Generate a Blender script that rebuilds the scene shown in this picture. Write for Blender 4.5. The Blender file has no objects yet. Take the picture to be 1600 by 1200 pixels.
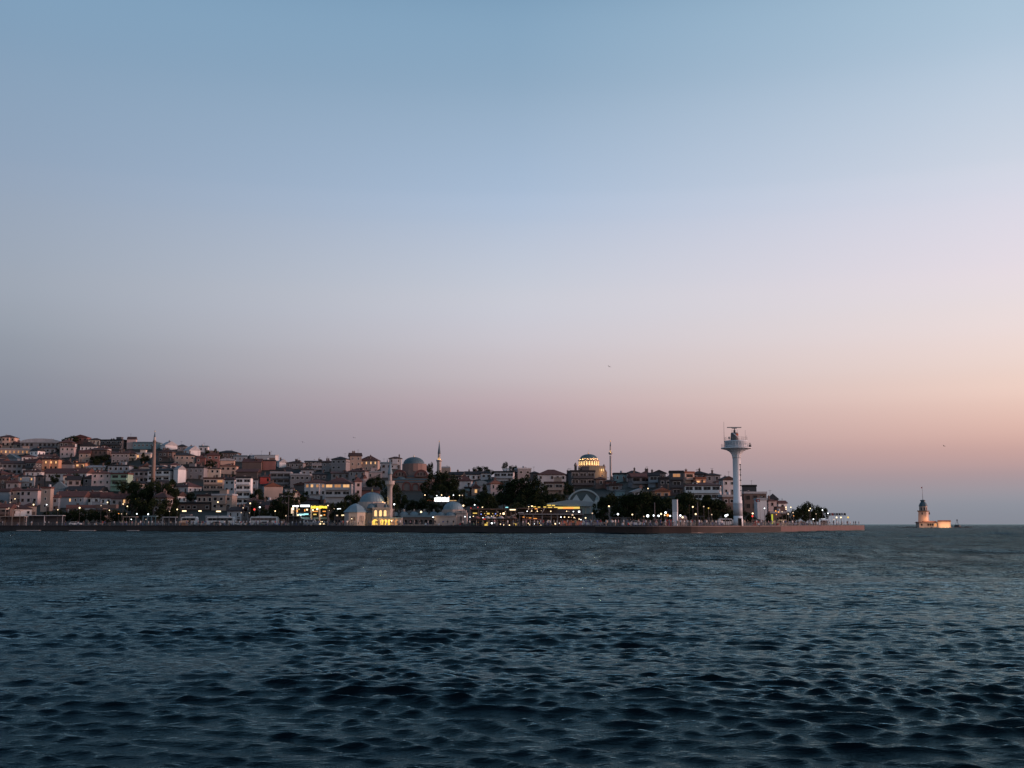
import bpy, math, random
import numpy as np
from mathutils import Vector
# ------------------------------------------------------------------ camera, world, sun
SC = bpy.context.scene
COL = SC.collection
F = 1716.0; CH = 2.6; HOR = 819.0
TH = math.atan((HOR - 600) / F); CT, ST = math.cos(TH), math.sin(TH)
cam = bpy.data.cameras.new('camera'); camo = bpy.data.objects.new('camera', cam); COL.objects.link(camo)
camo.location = (0, 0, CH); camo.rotation_euler = (math.pi / 2 + TH, 0, 0)
cam.sensor_width = 36; cam.lens = 36 * F / 1600; cam.clip_start = 0.1; cam.clip_end = 60000
SC.camera = camo
SC.view_settings.view_transform = 'Standard'; SC.view_settings.look = 'None'
SC.view_settings.exposure = 0; SC.view_settings.gamma = 1
SC.render.engine = 'CYCLES'
try:
    SC.cycles.use_denoising = True
    SC.cycles.max_bounces = 5; SC.cycles.diffuse_bounces = 2; SC.cycles.glossy_bounces = 3
    SC.cycles.sample_clamp_indirect = 0.6; SC.cycles.use_light_tree = True
except Exception: pass

def lin(c):
    return tuple(((x / 255) / 12.92 if x / 255 <= 0.04045 else ((x / 255 + 0.055) / 1.055) ** 2.4) for x in c)
W = bpy.data.worlds.new('World'); SC.world = W; W.use_nodes = True
nt = W.node_tree; nt.nodes.clear()
def N(nt, t, **k):
    n = nt.nodes.new(t)
    for a, b in k.items(): setattr(n, a, b)
    return n
def math_node(nt, op, a, b=None, c=None, clamp=False):
    n = N(nt, 'ShaderNodeMath', operation=op); n.use_clamp = clamp
    for i, x in enumerate((a, b, c)):
        if x is None: continue
        if isinstance(x, (int, float)): n.inputs[i].default_value = x
        else: nt.links.new(x, n.inputs[i])
    return n.outputs[0]
# dusk sky: colour by elevation at five bearings, from the sunset side to the far side
ELEV = [-5, 0, 1.3, 2.6, 4, 6, 7.3, 9, 10.6, 12.3, 15.5, 17.2, 22, 26.5, 45, 90]
SKY = {
 -1.0:  [(95,103,118)]*2+[(97,105,120),(100,108,124),(104,113,130),(110,120,138),(114,126,145),(118,132,152),(121,137,158),(122,141,163),(121,143,168),(119,143,170),(110,137,168),(102,131,163),(84,112,144),(66,92,124)],
 -0.57: [(112,117,131)]*2+[(115,120,134),(120,124,138),(126,130,144),(135,139,152),(142,147,159),(150,157,169),(157,165,178),(158,168,183),(152,167,187),(146,165,188),(134,161,187),(123,156,185),(98,130,162),(74,102,135)],
 -0.17: [(135,138,150)]*2+[(142,142,153),(155,147,157),(168,152,160),(186,166,172),(195,182,187),(201,194,201),(202,201,211),(198,202,214),(181,194,214),(169,188,212),(146,172,197),(127,160,188),(100,132,163),(76,106,140)],
 0.26:  [(133,137,148)]*2+[(150,148,157),(180,154,155),(212,174,165),(234,202,190),(236,211,202),(236,218,215),(232,220,222),(228,219,227),(216,216,229),(205,212,226),(180,199,218),(157,184,206),(112,144,174),(80,110,142)],
 1.0:   [(175,150,145)]*2+[(215,165,145),(250,185,155),(255,200,168),(255,214,188),(255,220,200),(252,224,212),(245,224,220),(238,222,226),(226,218,230),(214,214,227),(186,202,220),(162,187,208),(116,147,175),(82,112,144)]}
SKY_C = sorted(SKY)
geo = N(nt, 'ShaderNodeNewGeometry')
nrm = N(nt, 'ShaderNodeTexCoord')
sep = N(nt, 'ShaderNodeSeparateXYZ'); nt.links.new(nrm.outputs['Generated'], sep.inputs[0])
el = math_node(nt, 'ARCSINE', sep.outputs[2])
elf = math_node(nt, 'MULTIPLY_ADD', el, 180 / math.pi / 95, 5 / 95)
h2 = math_node(nt, 'SQRT', math_node(nt, 'SUBTRACT', 1.0001, math_node(nt, 'MULTIPLY', sep.outputs[2], sep.outputs[2])))
SAZ = math.radians(100)
dt = math_node(nt, 'ADD', math_node(nt, 'MULTIPLY', sep.outputs[0], math.sin(SAZ)), math_node(nt, 'MULTIPLY', sep.outputs[1], math.cos(SAZ)))
cc = math_node(nt, 'DIVIDE', dt, h2)
prev = None
for k, c in enumerate(SKY_C):
    r = N(nt, 'ShaderNodeValToRGB'); r.color_ramp.interpolation = 'B_SPLINE' if False else 'EASE'
    r.color_ramp.interpolation = 'CARDINAL'
    els = r.color_ramp.elements
    while len(els) < len(ELEV): els.new(0.5)
    for i, e in enumerate(ELEV):
        els[i].position = (e + 5) / 95
    for i in range(len(ELEV)):
        els[i].color = (*lin(SKY[c][i]), 1)
    nt.links.new(elf, r.inputs[0])
    if prev is None: prev = r.outputs[0]; continue
    m = N(nt, 'ShaderNodeMapRange'); m.interpolation_type = 'LINEAR'
    m.inputs[1].default_value = SKY_C[k - 1]; m.inputs[2].default_value = c
    nt.links.new(cc, m.inputs[0])
    mx = N(nt, 'ShaderNodeMix', data_type='RGBA')
    nt.links.new(m.outputs[0], mx.inputs[0]); nt.links.new(prev, mx.inputs[6]); nt.links.new(r.outputs[0], mx.inputs[7])
    prev = mx.outputs[2]
bg = N(nt, 'ShaderNodeBackground'); bg.inputs[1].default_value = 1.0
wo = N(nt, 'ShaderNodeOutputWorld'); nt.links.new(prev, bg.inputs[0]); nt.links.new(bg.outputs[0], wo.inputs[0])

sun = bpy.data.lights.new('sun', 'SUN'); suno = bpy.data.objects.new('sun', sun); COL.objects.link(suno)
sun.energy = 3.4; sun.angle = math.radians(14); sun.color = (1.0, 0.56, 0.48)
_d = Vector((-math.sin(math.radians(96)), -math.cos(math.radians(96)), -math.tan(math.radians(8))))
suno.rotation_euler = _d.to_track_quat('-Z', 'Y').to_euler()

# ------------------------------------------------------------------ projection helpers (photo 1600x1200 pixels to metres)
def Zof(py, Y):
    t = (600 - py) / F
    return CH + Y * (ST + t * CT) / (CT - t * ST)
def Xof(px, Y, Z):
    return (px - 800) / F * (Y * CT + (Z - CH) * ST)
def P(px, py, Y):
    z = Zof(py, Y); return Vector((Xof(px, Y, z), Y, z))
def proj(p):
    d = p[1] * CT + (p[2] - CH) * ST; v = -p[1] * ST + (p[2] - CH) * CT
    return 800 + F * p[0] / d, 600 - F * v / d
def uof(X, Y): return X / Y * F / CT + 800
SHORE = [(-700, 640), (-300, 470), (0, 400), (250, 385), (400, 370), (540, 345), (600, 331), (740, 312), (850, 298), (1000, 284), (1110, 288), (1170, 310), (1232, 343), (1300, 391), (1339, 436)]
_SX = [s[0] for s in SHORE]; _SY = [s[1] for s in SHORE]
def shoreD(u):
    k = max(0.0, min(30.0, 1339-u))
    return float(sum(np.interp(u+k*t, _SX, _SY) for t in (-1, -.6, -.2, .2, .6, 1))/6)
RID = [(-400, 694), (0, 694), (120, 692), (200, 696), (300, 702), (350, 715), (440, 726), (520, 726), (560, 724), (620, 733), (700, 746), (780, 745), (870, 747), (960, 750), (1060, 750), (1130, 758), (1180, 780), (1215, 800), (1245, 817), (1300, 820.5), (2000, 820.5)]
def ridge(u): return float(np.interp(u, [s[0] for s in RID], [s[1] for s in RID]))
QZ = 2.1
def D0(u): return shoreD(u) + 34
def D1(u): return D0(u) + float(np.interp(u, [0, 500, 800, 1150, 1300], [290, 260, 210, 130, 100]))
def yflat(D): return HOR + (CH - QZ) * F / D
def terr_y(u, D):
    t = max(0.0, min(1.0, (D - D0(u)) / (D1(u) - D0(u))))
    yf = yflat(max(D, 200)); return yf + (min(ridge(u), yf) - yf) * t
def terr_z(X, Y):
    u = uof(X, Y); Dm = min(Y, D1(u))
    return max(QZ, Zof(terr_y(u, Dm), Dm))
def solveD(px, py, hgt=0.0):
    """distance at which the hillside (plus hgt metres) meets this line of sight"""
    a, b = D0(px), D1(px)
    for i in range(121):
        D = a + (b - a) * i / 120
        p = P(px, py, D)
        if terr_z(p.x, D) + hgt >= p.z: return D
    return b
rnd = random.Random(7)
# ------------------------------------------------------------------ materials
MATS = {}
def mat(name, col, rough=0.8, var=0.25, scale=0.35, metal=0.0, emis=None, est=0.0, spec=0.3, bump=0.0, bscale=3.0, streak=True, kind=None):
    if name in MATS: return MATS[name]
    m = bpy.data.materials.new(name); m.use_nodes = True; t = m.node_tree; b = t.nodes['Principled BSDF']
    b.inputs['Roughness'].default_value = rough; b.inputs['Metallic'].default_value = metal
    b.inputs['Specular IOR Level'].default_value = spec
    g = N(t, 'ShaderNodeNewGeometry')
    mp = N(t, 'ShaderNodeMapping'); t.links.new(g.outputs['Position'], mp.inputs[0])
    mp.inputs['Scale'].default_value = (1, 1, 0.35 if streak else 1)
    n = N(t, 'ShaderNodeTexNoise'); n.inputs['Scale'].default_value = scale; n.inputs['Detail'].default_value = 5; n.inputs['Roughness'].default_value = 0.65
    t.links.new(mp.outputs[0], n.inputs[0])
    oi = N(t, 'ShaderNodeObjectInfo')
    f = math_node(t, 'MULTIPLY_ADD', n.outputs[0], 2 * var, 1 - var)
    f = math_node(t, 'MULTIPLY', f, math_node(t, 'MULTIPLY_ADD', oi.outputs['Random'], var * 0.7, 1 - var * 0.35))
    mx = N(t, 'ShaderNodeVectorMath', operation='SCALE'); mx.inputs[0].default_value = col; t.links.new(f, mx.inputs[3])
    t.links.new(mx.outputs[0], b.inputs['Base Color'])
    if bump:
        n2 = N(t, 'ShaderNodeTexNoise'); n2.inputs['Scale'].default_value = bscale; n2.inputs['Detail'].default_value = 3
        t.links.new(g.outputs['Position'], n2.inputs[0])
        bp = N(t, 'ShaderNodeBump'); bp.inputs['Strength'].default_value = bump; bp.inputs['Distance'].default_value = 0.1
        t.links.new(n2.outputs[0], bp.inputs['Height']); t.links.new(bp.outputs[0], b.inputs['Normal'])
    if emis:
        b.inputs['Emission Color'].default_value = (*emis, 1); b.inputs['Emission Strength'].default_value = est
    MATS[name] = m; return m
WALL = dict(white=(.64,.62,.61), pale=(.44,.42,.42), cream=(.46,.38,.31), pink=(.42,.33,.315), grey=(.19,.18,.185), darkgrey=(.065,.065,.07), bluegrey=(.20,.235,.265), beige=(.31,.24,.20),
            peach=(.50,.34,.27), red=(.40,.07,.06), brick=(.18,.085,.075), green=(.24,.36,.27), brown=(.12,.085,.075), orange=(.48,.25,.15), teal=(.14,.22,.24), dark=(.05,.05,.055))
ROOF = dict(R=('roof_red', (.085,.038,.033)), B=('roof_brown', (.05,.027,.024)), K=('roof_dark', (.022,.022,.025)), W=('roof_pale', (.30,.30,.31)), T=('roof_bluegrey', (.10,.145,.17)), O=('roof_orange', (.17,.065,.04)))
def wm(c): return mat('wall_' + c, WALL[c], rough=.85, var=.28, scale=.3)
def rm(c): return mat(ROOF[c][0], ROOF[c][1], rough=.8, var=.4, scale=.9, bump=.5, bscale=4)
M_frame = mat('window_frame', (.45,.44,.43), var=.1); M_framed = mat('window_frame_dark', (.09,.07,.06), var=.1)
M_glass = mat('glass', (.008,.009,.011), rough=.15, var=.2, spec=.3)
M_lit = mat('lit_window', (.8,.5,.25), var=.1, emis=(1,.52,.2), est=.75)
M_litdim = mat('lit_window_dim', (.5,.3,.15), var=.1, emis=(1,.42,.15), est=.35)
M_metal = mat('metal_dark', (.05,.05,.055), rough=.5, metal=.4, var=.1)
M_pole = mat('pole_grey', (.22,.22,.22), rough=.5, metal=.5, var=.1)
M_stone = mat('stone', (.36,.31,.28), var=.35, scale=.8, bump=.4)
M_stone3 = mat('stone_grey', (.25,.22,.205), var=.35, scale=.8, bump=.4)
M_stone2 = mat('stone_dark', (.17,.14,.13), var=.35, scale=.8, bump=.4)
M_lead = mat('lead_dome', (.13,.20,.235), rough=.5, var=.25, scale=.6, spec=.4)
M_lead2 = mat('lead_dark', (.06,.10,.12), rough=.5, var=.25, scale=.6)
M_paint = mat('white_paint', (.62,.64,.66), rough=.5, var=.08, scale=.5)
M_paintb = mat('grey_paint', (.33,.34,.36), rough=.5, var=.1)
M_gold = mat('gilded_metal', (.5,.35,.15), rough=.35, metal=.8, var=.1)
def emat(name, c, s): return mat(name, (.1,.1,.1), var=0, emis=c, est=s)
E = dict(w=emat('lamp_white', (.9,.97,1), 3.2), y=emat('lamp_warm', (1,.74,.42), 2.6), Y=emat('lamp_yellow', (1,.66,.12), .95), o=emat('lamp_orange', (1,.36,.06), 1.3), r=emat('lamp_red', (1,.06,.04), 1.2),
         b=emat('lamp_blue', (.25,.35,1), 1.5), t=emat('lamp_teal', (.35,.9,.95), 1.3), d=emat('lamp_dim', (1,.72,.5), .9))
# ------------------------------------------------------------------ mesh builder
class MB:
    def __init__(s): s.v = []; s.f = []; s.m = []; s.sm = []
    def face(s, ids, m=0, sm=False): s.f.append(ids); s.m.append(m); s.sm.append(sm)
    def box(s, x0, x1, y0, y1, z0, z1, m=0):
        b = len(s.v); s.v += [(x0,y0,z0),(x1,y0,z0),(x1,y1,z0),(x0,y1,z0),(x0,y0,z1),(x1,y0,z1),(x1,y1,z1),(x0,y1,z1)]
        for q in ((0,3,2,1),(4,5,6,7),(0,1,5,4),(1,2,6,5),(2,3,7,6),(3,0,4,7)): s.face([b+i for i in q], m)
        return s
    def poly(s, pts, m=0):
        b = len(s.v); s.v += [tuple(p) for p in pts]; s.face(list(range(b, b + len(pts))), m); return s
    def extr(s, pts, off, m=0):
        """closed polygon pts extruded by vector off"""
        n = len(pts); b = len(s.v); s.v += [tuple(p) for p in pts] + [tuple(Vector(p) + Vector(off)) for p in pts]
        s.face([b+i for i in range(n)], m); s.face([b+n+i for i in reversed(range(n))], m)
        for i in range(n): j = (i+1) % n; s.face([b+i, b+n+i, b+n+j, b+j], m)
        return s
    def lathe(s, prof, n=24, c=(0,0,0), m=0, ph=0.0, sm=True, a0=0, a1=2*math.pi, sx=1, sy=1, cap=True):
        b = len(s.v); full = abs(a1 - a0 - 2*math.pi) < 1e-6; k = n if full else n + 1
        for r, z in prof:
            for i in range(k):
                a = a0 + (a1-a0)*i/n + ph
                s.v.append((c[0]+r*math.cos(a)*sx, c[1]+r*math.sin(a)*sy, c[2]+z))
        for j in range(len(prof)-1):
            for i in range(n):
                i2 = (i+1) % k if full else i+1
                s.face([b+j*k+i, b+j*k+i2, b+(j+1)*k+i2, b+(j+1)*k+i], m, sm)
        if full and cap:
            if prof[0][0] > 1e-3: s.face([b+i for i in reversed(range(k))], m)
            if prof[-1][0] > 1e-3: s.face([b+(len(prof)-1)*k+i for i in range(k)], m)
        return s
    def tube(s, p, q, r, n=6, m=0, r2=None):
        p, q = Vector(p), Vector(q); d = (q-p); 
        if d.length < 1e-6: return s
        d.normalize(); a = d.orthogonal().normalized(); c = d.cross(a); b = len(s.v); r2 = r if r2 is None else r2
        for base, rr in ((p, r), (q, r2)):
            for i in range(n):
                t = 2*math.pi*i/n; s.v.append(tuple(base + (a*math.cos(t)+c*math.sin(t))*rr))
        for i in range(n): j = (i+1) % n; s.face([b+i, b+j, b+n+j, b+n+i], m, True)
        s.face([b+i for i in reversed(range(n))], m); s.face([b+n+i for i in range(n)], m)
        return s
    def mesh(s, name, mats):
        me = bpy.data.meshes.new(name); me.from_pydata(s.v, [], s.f)
        for m in mats: me.materials.append(m)
        me.polygons.foreach_set('material_index', s.m); me.polygons.foreach_set('use_smooth', s.sm); me.update()
        return me
    def build(s, name, mats, parent=None, loc=(0,0,0), rot=0):
        if not isinstance(mats, (list, tuple)): mats = [mats]
        return link(name, s.mesh(name, mats), parent, loc, rot)
def link(name, me, parent=None, loc=(0,0,0), rot=0):
    o = bpy.data.objects.new(name, me); COL.objects.link(o); o.parent = parent; o.location = loc; o.rotation_euler = (0,0,rot); return o
TAGGED = []
def tag(o, label, cat, group=None, px=None):
    o['label'] = label; o['category'] = cat
    if group: o['group'] = group
    TAGGED.append((o, px if px is not None else proj(o.location)[0] if o.location.length > 1 else 0)); return o
def empty(name, loc, label, cat, group=None, rot=0):
    o = bpy.data.objects.new(name, None); COL.objects.link(o); o.location = loc; o.rotation_euler = (0,0,rot); o.empty_display_size = .5
    return tag(o, label, cat, group)
def structure(o): o['kind'] = 'structure'; return o
ORD = ['first','second','third','fourth','fifth','sixth','seventh','eighth','ninth','tenth','eleventh','twelfth','thirteenth','fourteenth','fifteenth','sixteenth','seventeenth','eighteenth','nineteenth','twentieth']
def ordw(i): return ORD[i] if i < 20 else 'twenty-' + ORD[i-20] if i < 29 else str(i+1)+'th'

# ------------------------------------------------------------------ water
def make_water():
    R = np.random.RandomState(3)
    r = [2.5]
    while r[-1] < 420: r.append(r[-1] * (1.0032 if r[-1] > 9 else 1.03))
    while r[-1] < 45000: r.append(r[-1] * 1.05)
    r = np.array(r); th = np.radians(np.concatenate([np.linspace(-75,-29,40), np.arange(-28.8, 28.9, 0.115), np.linspace(29,75,40)]))
    RR, TT = np.meshgrid(r, th, indexing='ij'); X = RR*np.sin(TT); Y = RR*np.cos(TT); Z = np.zeros_like(X); DX = np.zeros_like(X); DY = np.zeros_like(X)
    sp = RR * 0.0032
    nearm = np.clip((600-RR)/200, 0, 1)
    nc = 200
    lam = np.exp(np.linspace(math.log(0.21), math.log(24.0), nc)) * R.uniform(.95, 1.05, nc)
    patch = np.zeros_like(X)
    for _ in range(14):
        L0 = R.uniform(5, 38); a0 = R.uniform(0, 6.28); patch += np.cos((X*math.cos(a0)*.6+Y*math.sin(a0)*1.2)*6.28/L0+R.uniform(0, 6.28))
    patch = np.clip(1.12 + .055*patch, .9, 1.4)
    for L in lam:
        k = 2*math.pi/L
        ang = math.radians(-97) + R.normal(0, .36 if L < .55 else .25)          # travel direction, roughly towards the viewer
        s = (0.062 * math.exp(-((math.log(L/0.36))**2)/(2*0.80**2)) + (0.008 if L > 2 else 0)) * R.uniform(.6, 1.4)
        if .9 < L < 4: s *= .42
        a = s / k
        kx, ky = k*math.cos(ang), k*math.sin(ang); ph = R.uniform(0, 6.28)
        att = np.clip((L/np.maximum(sp, 1e-4) - 2.2)/2.0, 0, 1) * nearm
        # slow amplitude groups so that crests are short and patchy
        g = 0.65 + 0.6*np.sin(X*kx*.13 + Y*ky*.11 + X*.21/L + R.uniform(0,6.28)) * np.sin(X*.31/L - Y*.17/L + R.uniform(0,6.28))
        p = kx*X + ky*Y + ph
        A = a*att*g*(patch if L < 1.6 else 1)*(1+1.3*np.clip((RR-45)/120, 0, 1) if L > 4 else 1)
        Z += A*np.cos(p); DX -= A*math.cos(ang)*np.sin(p)*1.0; DY -= A*math.sin(ang)*np.sin(p)*1.0
    X = X + DX; Y = Y + DY
    nr, ntc = X.shape
    v = np.stack([X, Y, Z], -1).reshape(-1, 3).astype(np.float32)
    i = np.arange(nr-1)[:,None]*ntc + np.arange(ntc-1)[None,:]
    q = np.stack([i, i+ntc, i+ntc+1, i+1], -1).reshape(-1, 4)[:, ::-1].astype(np.int32)
    me = bpy.data.meshes.new('water')
    me.vertices.add(len(v)); me.vertices.foreach_set('co', v.ravel())
    me.loops.add(q.size); me.loops.foreach_set('vertex_index', q.ravel())
    me.polygons.add(len(q)); me.polygons.foreach_set('loop_start', np.arange(0, q.size, 4, dtype=np.int32)); me.polygons.foreach_set('loop_total', np.full(len(q), 4, dtype=np.int32))
    me.polygons.foreach_set('use_smooth', np.ones(len(q), dtype=bool)); me.update(calc_edges=True); me.validate()
    m = bpy.data.materials.new('sea_water'); m.use_nodes = True; t = m.node_tree; t.nodes.remove(t.nodes['Principled BSDF'])
    fr = N(t, 'ShaderNodeFresnel'); fr.inputs['IOR'].default_value = 1.23
    gl = N(t, 'ShaderNodeBsdfGlossy'); gl.inputs['Color'].default_value = (.36, .54, .60, 1)
    df = N(t, 'ShaderNodeBsdfDiffuse'); df.inputs['Color'].default_value = (.0005, .0025, .004, 1)
    ms = N(t, 'ShaderNodeMixShader'); t.links.new(fr.outputs[0], ms.inputs[0]); t.links.new(df.outputs[0], ms.inputs[1]); t.links.new(gl.outputs[0], ms.inputs[2])
    t.links.new(ms.outputs[0], t.nodes['Material Output'].inputs[0])
    g = N(t, 'ShaderNodeNewGeometry')
    ln = N(t, 'ShaderNodeVectorMath', operation='LENGTH'); t.links.new(g.outputs['Position'], ln.inputs[0])
    far = N(t, 'ShaderNodeMapRange'); far.inputs[1].default_value = 14; far.inputs[2].default_value = 130; t.links.new(ln.outputs['Value'], far.inputs[0])
    def nz(scale, sx, det, rough=.6):
        mp = N(t, 'ShaderNodeMapping'); mp.inputs['Scale'].default_value = (sx, 1, 1); t.links.new(g.outputs['Position'], mp.inputs[0])
        n = N(t, 'ShaderNodeTexNoise'); n.inputs['Scale'].default_value = scale; n.inputs['Detail'].default_value = det; n.inputs['Roughness'].default_value = rough
        t.links.new(mp.outputs[0], n.inputs[0]); return n.outputs[0]
    b1 = N(t, 'ShaderNodeBump'); b1.inputs['Strength'].default_value = .8; b1.inputs['Distance'].default_value = .045; t.links.new(nz(5, .4, 5, .65), b1.inputs['Height'])
    b2 = N(t, 'ShaderNodeBump'); b2.inputs['Distance'].default_value = .8; t.links.new(nz(.9, .4, 4, .7), b2.inputs['Height'])
    t.links.new(b1.outputs[0], b2.inputs['Normal'])
    far2 = N(t, 'ShaderNodeMapRange'); far2.inputs[1].default_value = 22; far2.inputs[2].default_value = 150; t.links.new(ln.outputs['Value'], far2.inputs[0])
    b3 = N(t, 'ShaderNodeBump'); b3.inputs['Distance'].default_value = 2.4; t.links.new(nz(.22, .3, 6, .75), b3.inputs['Height'])
    far3 = N(t, 'ShaderNodeMapRange'); far3.inputs[1].default_value = 500; far3.inputs[2].default_value = 4000; far3.inputs[3].default_value = 1; far3.inputs[4].default_value = .35; t.links.new(ln.outputs['Value'], far3.inputs[0])
    far4 = N(t, 'ShaderNodeMapRange'); far4.inputs[1].default_value = 35; far4.inputs[2].default_value = 140; t.links.new(ln.outputs['Value'], far4.inputs[0])
    def streak(sx, sy, lo, hi, det):
        mp4 = N(t, 'ShaderNodeMapping'); mp4.inputs['Scale'].default_value = (sx, sy, 1); t.links.new(g.outputs['Position'], mp4.inputs[0])
        n4 = N(t, 'ShaderNodeTexNoise'); n4.inputs['Scale'].default_value = 1; n4.inputs['Detail'].default_value = det; n4.inputs['Roughness'].default_value = .62; t.links.new(mp4.outputs[0], n4.inputs[0])
        m4 = N(t, 'ShaderNodeMapRange'); m4.inputs[1].default_value = .36; m4.inputs[2].default_value = .64; m4.inputs[3].default_value = lo; m4.inputs[4].default_value = hi; t.links.new(n4.outputs[0], m4.inputs[0]); return n4.outputs[0], m4.outputs[0]
    h4, p4 = streak(.55, .16, .1, 1.6, 5); h5, p5 = streak(.22, .035, .7, 1.35, 4)
    pat = math_node(t, 'MULTIPLY', p4, p5)
    b4 = N(t, 'ShaderNodeBump'); b4.inputs['Distance'].default_value = 2.6; t.links.new(h4, b4.inputs['Height'])
    t.links.new(math_node(t, 'MULTIPLY', far4.outputs[0], far3.outputs[0]), b4.inputs['Strength']); t.links.new(b3.outputs[0], b4.inputs['Normal'])
    t.links.new(math_node(t, 'MULTIPLY', math_node(t, 'MULTIPLY', far2.outputs[0], far3.outputs[0]), math_node(t, 'MULTIPLY', pat, .8), clamp=True), b3.inputs['Strength'])
    t.links.new(math_node(t, 'MULTIPLY', math_node(t, 'MULTIPLY', far.outputs[0], .95), pat, clamp=True), b2.inputs['Strength'])
    t.links.new(b2.outputs[0], b3.inputs['Normal'])
    for q in (fr, gl): t.links.new(b4.outputs[0], q.inputs['Normal'])
    t.links.new(math_node(t, 'MULTIPLY_ADD', far.outputs[0], .12, .04), gl.inputs['Roughness'])
    me.materials.append(m); structure(link('water', me))
make_water()

# ------------------------------------------------------------------ ground
M_ground = mat('earth', (.022,.022,.016), var=.4, scale=.2)
M_pave = mat('paving', (.12,.11,.105), var=.25, scale=.6)
M_road = mat('asphalt', (.05,.05,.052), var=.2, scale=.6)
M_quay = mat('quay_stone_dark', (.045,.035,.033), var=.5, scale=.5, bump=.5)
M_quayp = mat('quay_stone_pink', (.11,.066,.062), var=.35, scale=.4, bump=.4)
M_wet = mat('wet_stone', (.018,.016,.013), rough=.4, var=.5, scale=.8)
M_coping = mat('coping', (.11,.09,.085), var=.3, scale=.5)
def gp(u, D): return ((u-800)/F*CT*D, D)
def make_ground():
    b = MB(); us = list(np.arange(-600, 1341, 10)) ; nT = 26
    for u in us:
        s = shoreD(u); 
        ds = [s+9.0, D0(u)] + [D0(u)+(D1(u)-D0(u))*k/18 for k in range(1, 19)] + [D1(u)+60, D1(u)+160, D1(u)+400]
        for D in ds:
            x, y = gp(u, D)
            if D > D1(u): 
                x1, y1 = gp(u, D1(u)); z = terr_z(x1, y1) - (D-D1(u))*.05; z = max(z, QZ)
            else: z = terr_z(x, y)
            b.v.append((x, y, z + .0))
    k = len(ds)
    for i in range(len(us)-1):
        for j in range(k-1): b.face([i*k+j, (i+1)*k+j, (i+1)*k+j+1, i*k+j+1], 0, True)
    structure(b.build('hillside', M_ground))
    # promenade paving along the water and the quay tip
    b = MB(); line = [gp(u, shoreD(u)) for u in range(-600, 1340, 10)] + [gp(1339, 436), gp(1346, 446), gp(1350, 464), gp(1350.5, 500), gp(1347, 560)]
    back = [(x*(1+ (9.2 if i < 194 else 4)/math.hypot(x,y)), y*(1+ (9.2 if i < 194 else 4)/math.hypot(x,y))) for i, (x, y) in enumerate(line)]
    b = MB()
    ctr = gp(1300, 560)
    for (x, y), (X, Y) in zip(line, back): b.v += [(x, y, QZ+.02), (X, Y, QZ+.02)]
    for i in range(len(line)-1): b.face([2*i, 2*i+2, 2*i+3, 2*i+1])
    structure(b.build('promenade', M_pave))
    b = MB(); pts = [gp(1330, shoreD(1330)+9), gp(1344, 450), gp(1349, 470), gp(1349.5, 500), gp(1346, 560), gp(1250, 640), gp(1190, 560), gp(1290, 420)]
    b.poly([(x, y, QZ+.004) for x, y in pts]); structure(b.build('quay_ground', M_pave))
    # road behind the promenade
    b = MB()
    for u in range(-600, 1241, 10):
        for d in (15, 25): x, y = gp(u, shoreD(u)+d); b.v.append((x, y, QZ+.03))
    for i in range(184): b.face([2*i, 2*i+2, 2*i+3, 2*i+1])
    structure(b.build('road', M_road))
    # quay walls
    def wall(name, seg, m, lab, cop=M_coping):
        b = MB()
        for (x, y) in seg:
            L = math.hypot(x, y); nx, ny = -x/L*.35, -y/L*.35
            b.v += [(x+nx*1.6, y+ny*1.6, -1.5), (x+nx*1.3, y+ny*1.3, .38+.12*math.sin(x*.7)), (x+nx, y+ny, QZ-.22), (x+nx*1.9, y+ny*1.9, QZ-.22), (x+nx*1.9, y+ny*1.9, QZ+.1), (x-nx*.5, y-ny*.5, QZ+.1), (x-nx*.5, y-ny*.5, QZ-.3)]
        for i in range(len(seg)-1):
            for j in range(6): b.face([i*7+j, (i+1)*7+j, (i+1)*7+j+1, i*7+j+1], 2 if j < 1 else 0 if j < 2 else 1)
        o = b.build(name, [m, cop, M_wet]); tag(o, lab, 'quay wall', px=800); return o
    idx = lambda u: int((u+600)/10)
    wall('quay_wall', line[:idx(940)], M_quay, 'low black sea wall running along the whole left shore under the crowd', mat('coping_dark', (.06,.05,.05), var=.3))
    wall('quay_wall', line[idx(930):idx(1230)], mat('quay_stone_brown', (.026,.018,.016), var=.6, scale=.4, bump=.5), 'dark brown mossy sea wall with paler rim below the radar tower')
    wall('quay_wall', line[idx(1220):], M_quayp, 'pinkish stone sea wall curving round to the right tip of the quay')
    return line
SHLINE = make_ground()

# ------------------------------------------------------------------ houses
_win = {}
def window_mesh(w, h, kind, dark=False):
    k = (round(w,1), round(h,1), kind, dark)
    if k in _win: return _win[k]
    b = MB(); t = .12; w, h = k[0], k[1]
    b.box(-w/2, w/2, -.07, .02, -h/2, -h/2+t, 0); b.box(-w/2, w/2, -.07, .02, h/2-t, h/2, 0)
    b.box(-w/2, -w/2+t, -.068, .02, -h/2+t, h/2-t, 0); b.box(w/2-t, w/2, -.068, .02, -h/2+t, h/2-t, 0)
    nm = max(1, int(w/1.0))
    for i in range(1, nm): x = -w/2 + w*i/nm; b.box(x-.04, x+.04, -.06, .02, -h/2+t, h/2-t, 0)
    b.poly([(-w/2+t,-.02,-h/2+t),(w/2-t,-.02,-h/2+t),(w/2-t,-.02,h/2-t),(-w/2+t,-.02,h/2-t)], 1)
    me = b.mesh('window', [M_framed if dark else M_frame, dict(g=M_glass, l=M_lit, d=M_litdim)[kind]])
    _win[k] = me; return me
_bal = {}
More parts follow.
